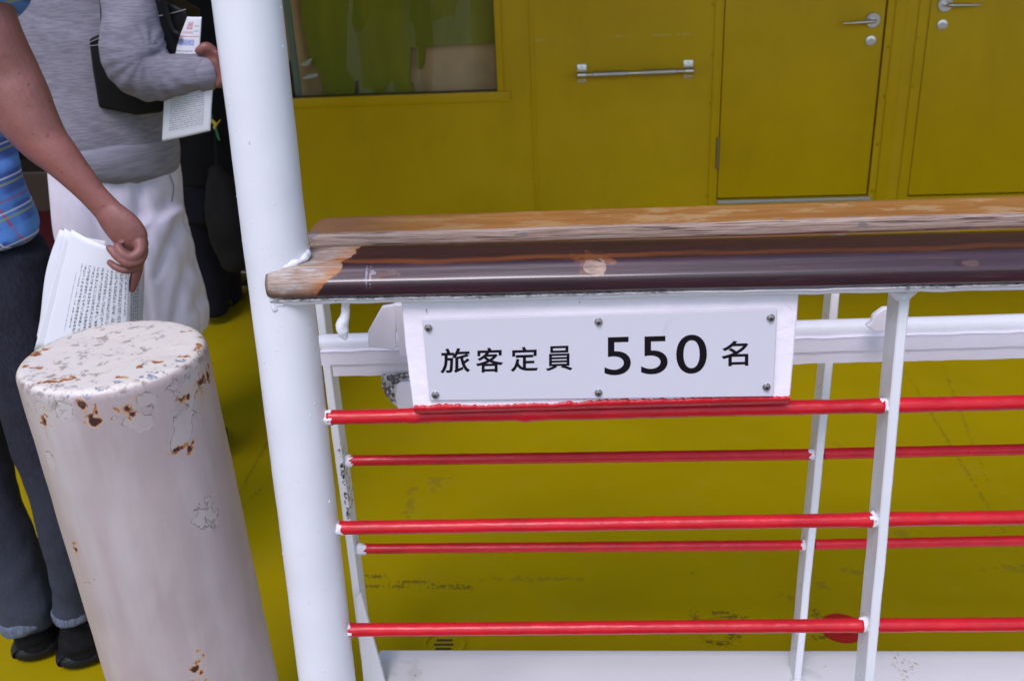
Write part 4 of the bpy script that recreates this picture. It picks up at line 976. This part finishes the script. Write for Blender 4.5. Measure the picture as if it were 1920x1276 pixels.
        up_ = link('shoe', remesh(b, .004, 3), SHOE, t); so.parent = up_
    return YA
man()
def sheet(name, quad, nu, nv, m, bulge=lambda u, v: (0, 0, 0), parent=None, th=.0004):
    """quad: four points (top left, top right, bottom right, bottom left); a thin real sheet with UVs"""
    b = bmesh.new(); uvl = b.loops.layers.uv.new('UVMap'); gr = []
    for j in range(nv + 1):
        row = []
        for i in range(nu + 1):
            u, v = i / nu, j / nv
            p = (quad[0] * (1 - u) + quad[1] * u) * (1 - v) + (quad[3] * (1 - u) + quad[2] * u) * v + Vector(bulge(u, v))
            row.append(b.verts.new(p))
        gr.append(row)
    for j in range(nv):
        for i in range(nu):
            f = b.faces.new((gr[j][i], gr[j + 1][i], gr[j + 1][i + 1], gr[j][i + 1]))
            for l, (a, c) in zip(f.loops, ((i, j), (i, j + 1), (i + 1, j + 1), (i + 1, j))): l[uvl].uv = (a / nu, 1 - c / nv)
    o = link(name, b, m, parent, smooth=180)
    md = o.modifiers.new('thickness', 'SOLIDIFY'); md.thickness = th; md.offset = -1
    return o
def printed(name, vertical, n, chars, u0, u1, v0, v1, heads=()):
    g = G(name); U = g.sep(g.uv); u, v = U[0], U[1]
    a, c = (u, v) if vertical else (v, u)          # a: across the lines, c: along them
    fr = g.mth('FRACT', g.mul(a, n)); line = g.rng(g.mth('ABSOLUTE', g.mth('SUBTRACT', fr, .5)), .30, .24)
    li = g.mth('FLOOR', g.mul(a, n))
    cv = g.n('ShaderNodeCombineXYZ'); g.L(g.mul(c, chars), cv.inputs[0]); g.L(g.mul(a, n * 2.2), cv.inputs[1]); g.L(g.mul(li, 3.7), cv.inputs[2])
    ink = g.rng(g.noise(1.25, 2, cv.outputs[0]), .43, .52)
    gap = g.rng(g.mth('ABSOLUTE', g.mth('SUBTRACT', g.mth('FRACT', g.mul(c, chars * .5)), .5)), .44, .38)
    cl = g.n('ShaderNodeCombineXYZ'); g.L(g.mul(li, 17.3), cl.inputs[0]); wn = g.n('ShaderNodeTexWhiteNoise', noise_dimensions='3D'); g.L(cl.outputs[0], wn.inputs[0])
    rag = g.rng(wn.outputs[0], 0, 1, v0 if vertical else u0, (v0 if vertical else u0) + .25) if vertical else None
    m = g.mul(g.mul(line, ink), gap)
    m = g.mul(m, g.mul(g.mth('GREATER_THAN', u, u0), g.mth('LESS_THAN', u, u1)))
    m = g.mul(m, g.mul(g.mth('GREATER_THAN', v, v0), g.mth('LESS_THAN', v, v1)))
    if rag is not None: m = g.mul(m, g.mx(g.mth('GREATER_THAN', v, rag), g.mth('GREATER_THAN', wn.outputs[0], .75)))
    col = g.mix(g.mul(m, .82), (.76, .76, .80), (.04, .04, .05))
    for (a0, a1, b0, b1, hc, dens, amt) in heads:
        z = g.mul(g.mul(g.mth('GREATER_THAN', u, a0), g.mth('LESS_THAN', u, a1)), g.mul(g.mth('GREATER_THAN', v, b0), g.mth('LESS_THAN', v, b1)))
        pat = g.rng(g.noise(dens, 3, g.map((1, 2, 1), v=g.uv)), .45, .5) if dens else 1.0
        col = g.mix(g.mul(g.mul(z, pat), amt), col, hc)
    g.t.links.new(col, g.b.inputs['Base Color'])
    return g.fin(None, .6)
PAPER = plain('white_paper', (.76, .76, .80), .6, var=.02)
PRV = printed('printed_page_vertical', True, 15, 60, .30, .97, .02, .78, ((.235, .25, .18, .70, (.12, .12, .35), 60, .6),))
PRB = printed('printed_page_back', True, 9, 50, .05, .45, .02, .85)
def papers():
    t = thing('paper_bundle', 'folded bundle of white printed sheets held by the person in plaid shirt', 'papers', tuple(at(150, 540, 1.545)))
    Y = 1.545
    q = lambda L, y: [at(px, py, y) for px, py in L]
    bg_ = lambda k: (lambda u, v: (0, -.012 * sin(pi * min(1, u * 1.0)) * k - .010 * max(0, u - .75) * 0, 0))
    sheet('page', q([(121, 428), (238, 478), (232, 640), (62, 700)], Y + .004), 24, 16, PAPER, bg_(.8), t)
    def front(u, v): return (0.0, -.010 * sin(pi * u) + .030 * max(0, u - .82) * v, 0)
    sheet('front_page', q([(134, 430), (243, 474), (238, 622), (78, 664)], Y - .004), 30, 20, PRV, front, t)
    sheet('page', q([(112, 430), (200, 452), (180, 650), (60, 640)], Y + .010), 20, 16, PAPER, lambda u, v: (-.006 * sin(pi * v * 1.6) * (1 - u), -.006 * sin(pi * u), 0), t)
    sheet('page', q([(128, 430), (150, 440), (120, 660), (66, 655)], Y + .000), 12, 12, PAPER, lambda u, v: (0, -.004, 0), t)
    sheet('back_page', q([(247, 492), (271, 486), (268, 660), (242, 650)], Y + .035), 10, 12, PRB, lambda u, v: (0, .01 * sin(pi * u), 0), t)
papers()
# ---------- woman in grey knit and white wide trousers
def woman():
    YW_ = 2.34
    P = lambda x, y, dy=0: at(x, y, YW_ + dy)
    s = lambda r, dy=0: r * dep(P(220, 250, dy)) / F
    cxz = P(215, 330)
    t = thing('person', 'person in grey knitted sweater and white trousers clutching paper under the arm', 'person', (cxz.x, YW_, 0))
    bm = bmesh.new()
    top = P(150, -140); cs = Vector((top.x, YW_, 1.34))
    # body
    limb([(Vector((cxz.x, YW_, .78)), .135, .10), (Vector((cxz.x, YW_, .95)), .125, .09), (Vector((cxz.x - .01, YW_, 1.15)), .145, .105), (cs, .165, .085), (cs + Vector((0, 0, .07)), .07, .055)], 26, 5, (0, 1, 0), bm=bm)
    hair = headmesh(cs + Vector((0, .01, .09)), -.5, bm, .95)
    for q in (-.07, .07):
        limb([(Vector((cxz.x + q, YW_, .80)), .072), (Vector((cxz.x + q, YW_ + .01, .45)), .048), (Vector((cxz.x + q, YW_ + .01, .10)), .032), (Vector((cxz.x + q, YW_ + .02, .05)), .032)], 16, 5, bm=bm)
    # arm with the bag: upper arm, elbow, forearm to the right
    E_ = [(P(238, -150, -.02), s(44)), (P(241, -60, -.10), s(40)), (P(247, 60, -.14), s(38)), (P(262, 132, -.16), s(36)), (P(305, 146, -.17), s(29)), (P(350, 140, -.16), s(25)), (P(386, 134, -.15), s(22))]
    limb(E_, 20, 5, bm=bm)
    limb([(P(384, 134, -.15), s(21), s(18)), (P(396, 124, -.15), s(31), s(18)), (P(404, 118, -.15), s(34), s(18))], 18, 4, (0, 1, 0), bm=bm)
    for x0, y0, x1, y1, x2, y2, r in ((398, 96, 386, 88, 372, 96, 9), (404, 108, 392, 96, 379, 92, 0), (412, 120, 420, 112, 414, 100, 9.5), (412, 132, 424, 128, 422, 114, 9.5), (410, 144, 422, 142, 424, 130, 9), (406, 156, 414, 156, 420, 146, 8)):
        if r: limb([(P(x0, y0, -.16), s(r + 1)), (P(x1, y1, -.17), s(r)), (P(x2, y2, -.175), s(r * .8))], 12, 5, bm=bm)
    # other arm, across the front
    limb([(Vector((cs.x - .17, YW_, 1.32)), .044), (Vector((cs.x - .19, YW_ + .06, 1.1)), .038), (Vector((cs.x - .06, YW_ + .22, 1.05)), .030), (Vector((cs.x + .05, YW_ + .24, 1.07)), .028)], 16, 5, bm=bm)
    for k in range(4): limb([(Vector((cs.x + .06, YW_ + .24, 1.10 - k * .018)), .010), (Vector((cs.x + .10, YW_ + .235, 1.098 - k * .018)), .009), (Vector((cs.x + .12, YW_ + .215, 1.096 - k * .018)), .007)], 10, 3, bm=bm)
    limb([(Vector((cs.x + .05, YW_ + .23, 1.09)), .012), (Vector((cs.x + .075, YW_ + .20, 1.12)), .009)], 10, 3, bm=bm)
    body = link('body', remesh(bm, .005, 3), SKIN, t); hair('hair', body, .04)
    # sweater
    b = bmesh.new()
    L = []
    for x, y, r, q in ((210, 290, 119, .132), (204, 265, 121, .136), (196, 220, 126, .138), (188, 160, 132, .13), (178, 80, 136, .125), (165, 0, 140, .12), (152, -90, 140, .115), (150, -150, 120, .10), (150, -180, 80, .07)):
        L.append((P(x, y), s(r), q))
    limb(L, 48, 6, (0, 1, 0), bm=b, flat_cap=True)
    limb([(P(222, -165, -.01), s(56)), (P(238, -90, -.08), s(54)), (P(243, 0, -.12), s(49)), (P(247, 70, -.15), s(50)), (P(256, 118, -.165), s(54)), (P(278, 140, -.17), s(47)), (P(312, 145, -.17), s(38)), (P(348, 142, -.165), s(33)), (P(380, 136, -.155), s(31)), (P(387, 135, -.15), s(31))], 32, 7, (0, 1, 0), bm=b, flat_cap=True)
    limb([(Vector((cs.x - .15, YW_, 1.33)), .060), (Vector((cs.x - .20, YW_ + .05, 1.1)), .056), (Vector((cs.x - .06, YW_ + .21, 1.05)), .045), (Vector((cs.x + .03, YW_ + .235, 1.07)), .038)], 20, 5, bm=b)
    el = P(285, 125, -.2)
    def dsp(p):
        d = fold(9, .006, 11, (1, 1, 1.2))(p)
        r = (p - el).length
        if r < .16: d += .0032 * sin((math.atan2(p.z - el.z - .03, p.x - el.x - .0) * 16) + 3 * mnoise.noise(p * 12)) * (1 - r / .16) * (r / .05 if r < .05 else 1)
        return d
    HM = HEATH
    sw = link('sweater', remesh(b, .006, 3, disp=dsp), HM, t)
    rib = G('grey_rib_knit'); xs = rib.sep(); wv = rib.mth('SINE', rib.mul(rib.add(xs[0], rib.mul(xs[1], .7)), 1500))
    ribc = rib.mix(rib.rng(rib.noise(50, 3, rib.map((.3, .3, 3))), .4, .6), (.29, .275, .32), (.22, .21, .255)); RIB = rib.fin(ribc, .95, rib.bump(wv, .5, .0008), spec=.2)
    b = limb([(P(212, 309), s(121), .142), (P(211, 298), s(124), .150), (P(208, 276), s(125), .152), (P(205, 262), s(122), .144)], 48, 5, (0, 1, 0), wob=.003, wsc=9, flat_cap=True)
    link('hem_band', b, RIB, sw, smooth=60)
    b = limb([(P(372, 138, -.157), s(31.5)), (P(384, 136, -.153), s(32)), (P(388, 135, -.15), s(31))], 30, 4, (0, 1, 0), wob=.0015, wsc=20, flat_cap=True)
    link('cuff', b, RIB, sw, smooth=60)
    # trousers: wide, cropped at the calf
    b = bmesh.new()
    L = []
    for x, y, r, q in ((212, 296, 117, .125), (221, 360, 121, .138), (232, 430, 124, .15), (246, 500, 124, .15), (262, 580, 122, .14)):
        L.append((P(x, y), s(r), q))
    limb(L, 48, 6, (0, 1, 0), bm=b, flat_cap=True)
    for cx_, dy, rr in ((208, .02, 76), (322, -.03, 66)):
        limb([(P(cx_ - 30 if cx_ < 250 else cx_ - 46, 400, dy), s(70), .11), (P(cx_ - 8 if cx_ < 250 else cx_ - 22, 500, dy), s(rr), .12), (P(cx_ + 4 if cx_ < 250 else cx_ - 4, 590, dy), s(rr), .11), (P(cx_ + 10 if cx_ < 250 else cx_ + 2, 622, dy), s(rr - 4), .10)], 36, 6, (0, 1, 0), bm=b, flat_cap=True)
    seams = [((P(333, 385, -.12)), (P(372, 600, -.12)), .010, .011), ((P(250, 330, -.12)), (P(292, 640, -.12)), .014, .012), ((P(330, 400, -.12)), (P(300, 520, -.12)), .009, .010), ((P(318, 360, -.12)), (P(262, 470, -.12)), .007, .014), ((P(345, 470, -.12)), (P(320, 640, -.12)), .010, .010), ((P(170, 350, -.12)), (P(205, 470, -.12)), .008, .012), ((P(365, 500, -.12)), (P(350, 600, -.12)), .008, .009)]
    def dsp2(p):
        d = fold(11, .012, 21, (1.3, 1, .35))(p) + fold(5, .010, 3, (1, 1, .6))(p)
        if p.y < YW_ + .03:
            for a, b_, amp, wd in seams:
                ax, az, bx, bz = a.x, a.z, b_.x, b_.z; L2 = (bx - ax) ** 2 + (bz - az) ** 2
                t_ = ((p.x - ax) * (bx - ax) + (p.z - az) * (bz - az)) / L2
                if -.1 < t_ < 1.1:
                    tt = min(1, max(0, t_)); ds = math.hypot(p.x - ax - tt * (bx - ax), p.z - az - tt * (bz - az)) + .003 * mnoise.noise(p * 20)
                    d -= amp * math.exp(-(ds / wd) ** 2) * min(1, (t_ + .1) * 5, (1.1 - t_) * 5)
        return d
    tr_ = link('trousers', remesh(b, .007, 4, disp=dsp2), WCOT, t)
    link('pocket', limb([(P(317, 326, -.122), .0016), (P(325, 350, -.120), .0024), (P(322, 378, -.122), .0016)], 8, 4), plain('pocket_shadow_seam', (.16, .16, .22), .9), tr_)
    for q in (-.07, .07):
        c = Vector((cxz.x + q, YW_ - .02, 0))
        b = limb([(c + Vector((0, -.03, .03)), .030, .03), (c + Vector((0, .05, .04)), .036, .038), (c + Vector((0, .14, .028)), .04, .026), (c + Vector((0, .20, .022)), .028, .018)], 20, 5, (0, 0, 1))
        o = link('shoe', b, SHINE, t, smooth=60)
        for v in o.data.vertices: v.co.z = max(v.co.z, .001)
    # bag, paper: things of their own
    bag = thing('tote_bag', 'black leather tote bag hanging from the shoulder of the person in grey', 'bag', tuple(P(255, 216, -.08)))
    def outl(pts, dy): return [P(x, y, dy) for x, y in pts]
    b = prism(outl([(198, 58), (285, -12), (352, 22), (350, 130), (330, 170), (302, 212), (255, 217), (184, 203), (172, 130), (165, 74)], -.135), (0, .085, 0), .008, 3)
    bmesh.ops.subdivide_edges(b, edges=[e for e in b.edges if e.calc_length() > .03], cuts=3); 
    link('bag_body', b, LEATH, bag, smooth=50)
    STITCH = plain('pale_stitching', (.30, .29, .29), .7)
    for L in (((167, 80), (200, 66)), ((169, 86), (185, 84), (203, 72)), ((290, 32), (318, 26), (348, 18))):
        link('stitching', limb([(P(x, y, -.1375), .0008) for x, y in L], 6, 3), STITCH, bag)
    for L in (((186, -130), (190, -40), (194, 20), (196, 62)), ((292, -130), (300, -40), (310, 20), (322, 56), (334, 66))):
        link('strap', limb([(P(x, y, -.15 if i else -.12), .0075, .004) for i, (x, y) in enumerate(L)], 10, 5, (0, 1, 0)), LEATH, bag, smooth=60)
    PR = printed('printed_notice', False, 26, 70, .14, .86, .14, .97)
    PH = printed('printed_notice_head', False, 15, 60, .10, .80, .02, .33, ((.40, .66, .74, .90, (.45, .04, .05), 26, .8), (.30, .72, .66, .71, (.45, .05, .05), 90, .6), (.15, .95, .595, .612, (.5, .05, .05), 0, .8), (.12, .80, .42, .54, (.03, .12, .50), 34, .85), (.72, .92, .80, .83, (.1, .1, .1), 80, .6), (.72, .92, .70, .73, (.1, .1, .1), 80, .6)))
    pt = thing('paper_sheet', 'white notice with blue heading clamped under the arm of the person in grey', 'paper', tuple(P(340, 270, -.19)))
    q = [P(338, 33, -.150), P(378, 32, -.150), P(372, 124, -.150), P(306, 124, -.150)]
    sheet('notice_top', q, 20, 20, PH, lambda u, v: (-.010 * (1 - u) ** 2 * sin(pi * v), .030 * (1 - u) ** 2.5, 0), pt)
    q = [P(297, 160, -.205), P(388, 150, -.205), P(384, 252, -.205), P(292, 272, -.205)]
    sheet('notice_bottom', q, 20, 20, PR, lambda u, v: (0, -.006 * sin(pi * u) + (.05 * (1 - v) if v < .25 else .0375), 0), pt)
    q = [P(300, 160, -.200), P(390, 152, -.200), P(382, 250, -.200), P(296, 268, -.200)]
    sheet('page', q, 10, 10, PAPER, lambda u, v: (0, .0385, 0), pt)
woman()
# ---------- person in dark suit further inside
def dark_person():
    Y = 3.42
    P = lambda x, y, dy=0: at(x, y, Y + dy)
    s = lambda r: r * dep(P(380, 250)) / F
    fx = atZ(408, 600, 0)
    c = P(385, 420)
    t = thing('person', 'person in dark navy clothes and black shoes, half hidden by white pole', 'person', (c.x, Y, 0))
    bm = bmesh.new(); cs = Vector((P(372, -60).x, Y, 1.36))
    limb([(Vector((c.x, Y, .8)), .13, .10), (Vector((c.x, Y, 1.0)), .12, .09), (Vector((cs.x, Y, 1.22)), .15, .1), (cs, .17, .085), (cs + Vector((0, 0, .07)), .07, .055)], 24, 5, (0, 1, 0), bm=bm)
    hair = headmesh(cs + Vector((0, .01, .09)), .2, bm, 1)
    for rr_ in (((366, 360, 0), (382, 450, 0), (394, 520, 0), (403, 575, .02)), ((412, 360, .05), (420, 450, .08), (424, 500, .12), (430, 545, .16))): limb([(P(*q_), r_) for q_, r_ in zip(rr_, (.065, .05, .038, .028))], 16, 5, bm=bm)
    for q in (-1, 1):
        limb([(cs + Vector((q * .16, 0, -.01)), .045), (cs + Vector((q * .20, .0, -.28)), .038), (cs + Vector((q * .14, .12 * (q < 0) - .02, -.50)), .027)], 16, 5, bm=bm)
    hd_ = P(412, 205, -.06)
    limb([(P(412, 178, -.05), s(9)), (P(411, 205, -.06), s(13), s(8)), (P(410, 222, -.06), s(11), s(7))], 14, 4, (0, 1, 0), bm=bm)
    for k in range(4): limb([(P(404 + k * 4.6, 220, -.06), s(3.6)), (P(403 + k * 4.6, 236, -.062), s(3.2)), (P(405 + k * 4.2, 246, -.056), s(2.6))], 8, 3, bm=bm)
    limb([(P(402, 205, -.06), s(4)), (P(398, 218, -.066), s(3.4)), (P(398, 230, -.066), s(2.6))], 8, 3, bm=bm)
    body = link('body', remesh(bm, .006, 3), SKIN, t); hair('hair', body)
    b = bmesh.new()
    limb([(P(378, 330), s(78), .13), (P(374, 200), s(80), .13), (P(370, 60), s(84), .13), (cs + Vector((0, 0, -.12)), .18, .12), (cs, .18, .1), (cs + Vector((0, 0, .06)), .09, .07)], 30, 5, (0, 1, 0), bm=b, flat_cap=True)
    for q in (-1, 1): limb([(cs + Vector((q * .14, 0, 0)), .062), (cs + Vector((q * .20, .0, -.28)), .055), (cs + Vector((q * .15, .11 * (q < 0) - .02, -.47)), .042)], 18, 5, bm=b)
    link('jacket', remesh(b, .008, 3, disp=fold(10, .006, 31)), BLKC, t)
    b = bmesh.new()
    limb([(P(378, 320), s(72), .12), (P(384, 400), s(66), .12)], 28, 5, (0, 1, 0), bm=b, flat_cap=True)
    limb([(P(366, 360), s(52), .11), (P(382, 450), s(42), .10), (P(394, 520), s(35), .085), (P(403, 582), s(29), .075)], 28, 5, (0, 1, 0), bm=b, flat_cap=True)
    limb([(P(412, 360, .05), s(52), .11), (P(420, 450, .08), s(36), .09), (P(424, 500, .12), s(28), .08), (P(430, 556, .16), s(26), .07)], 28, 5, (0, 1, 0), bm=b, flat_cap=True)
    link('trousers', remesh(b, .008, 3, disp=fold(9, .006, 41, (1, 1, .5))), NAVY, t)
    for (x, y, dy) in ((403, 602, 0), (424, 566, 0)):
        c_ = atZ(x, y - 2, 0)
        b = limb([(c_ + Vector((.0, .03, .03)), .034, .03), (c_ + Vector((.006, .10, .042)), .042, .040), (c_ + Vector((.02, .20, .028)), .046, .026), (c_ + Vector((.03, .27, .022)), .03, .018)], 22, 5, (0, 0, 1))
        limb([(c_ + Vector((.0, .05, .04)), .036), (c_ + Vector((.0, .06, .10)), .036)], 16, 3, bm=b)
        o = link('shoe', b, SHINE, t, smooth=60)
        for v in o.data.vertices: v.co.z = max(v.co.z, .001)
    bag = thing('shoulder_bag', 'dark charcoal cloth bag hanging beside person in dark navy clothes', 'bag', tuple(P(432, 495, -.14)))
    b = limb([(P(408, 325, -.16), s(16), .03), (P(414, 345, -.16), s(26), .045), (P(424, 400, -.16), s(37), .06), (P(434, 450, -.16), s(38), .06), (P(440, 484, -.16), s(30), .05)], 28, 6, (0, 1, 0), wob=.006, wsc=14)
    link('bag_body', b, cloth('charcoal_cloth', (.009, .0085, .009), (.006, .0055, .006), 400, 14, .85, 8), bag, smooth=70)
    link('strap', limb([(P(404, 235, -.12), .006, .003), (P(405, 290, -.14), .006, .003), (P(408, 330, -.16), .006, .003)], 10, 4, (0, 1, 0)), BLKC, bag)
    cr = thing('cord_charm', 'green braided cord with a small yellow knot hanging by the dark bag', 'cord', tuple(P(408, 266, -.1)))
    link('cord', limb([(P(388, 175, -.13), .0032), (P(394, 196, -.14), .0036), (P(396, 215, -.14), .0032), (P(404, 240, -.14), .0036), (P(411, 262, -.14), .0028)], 10, 5, wob=.0022, wsc=110), plain('green_cord', (.02, .16, .07), .7), cr)
    kn = bmesh.new(); limb([(P(396, 226, -.142), .005), (P(404, 232, -.144), .006), (P(402, 240, -.144), .0045)], 10, 3, bm=kn)
    limb([(P(402, 240, -.143), .002), (P(406, 234, -.146), .002), (P(413, 225, -.146), .0016)], 8, 3, bm=kn)
    link('knot', kn, plain('yellow_cord', (.5, .38, .04), .7), cr)
dark_person()
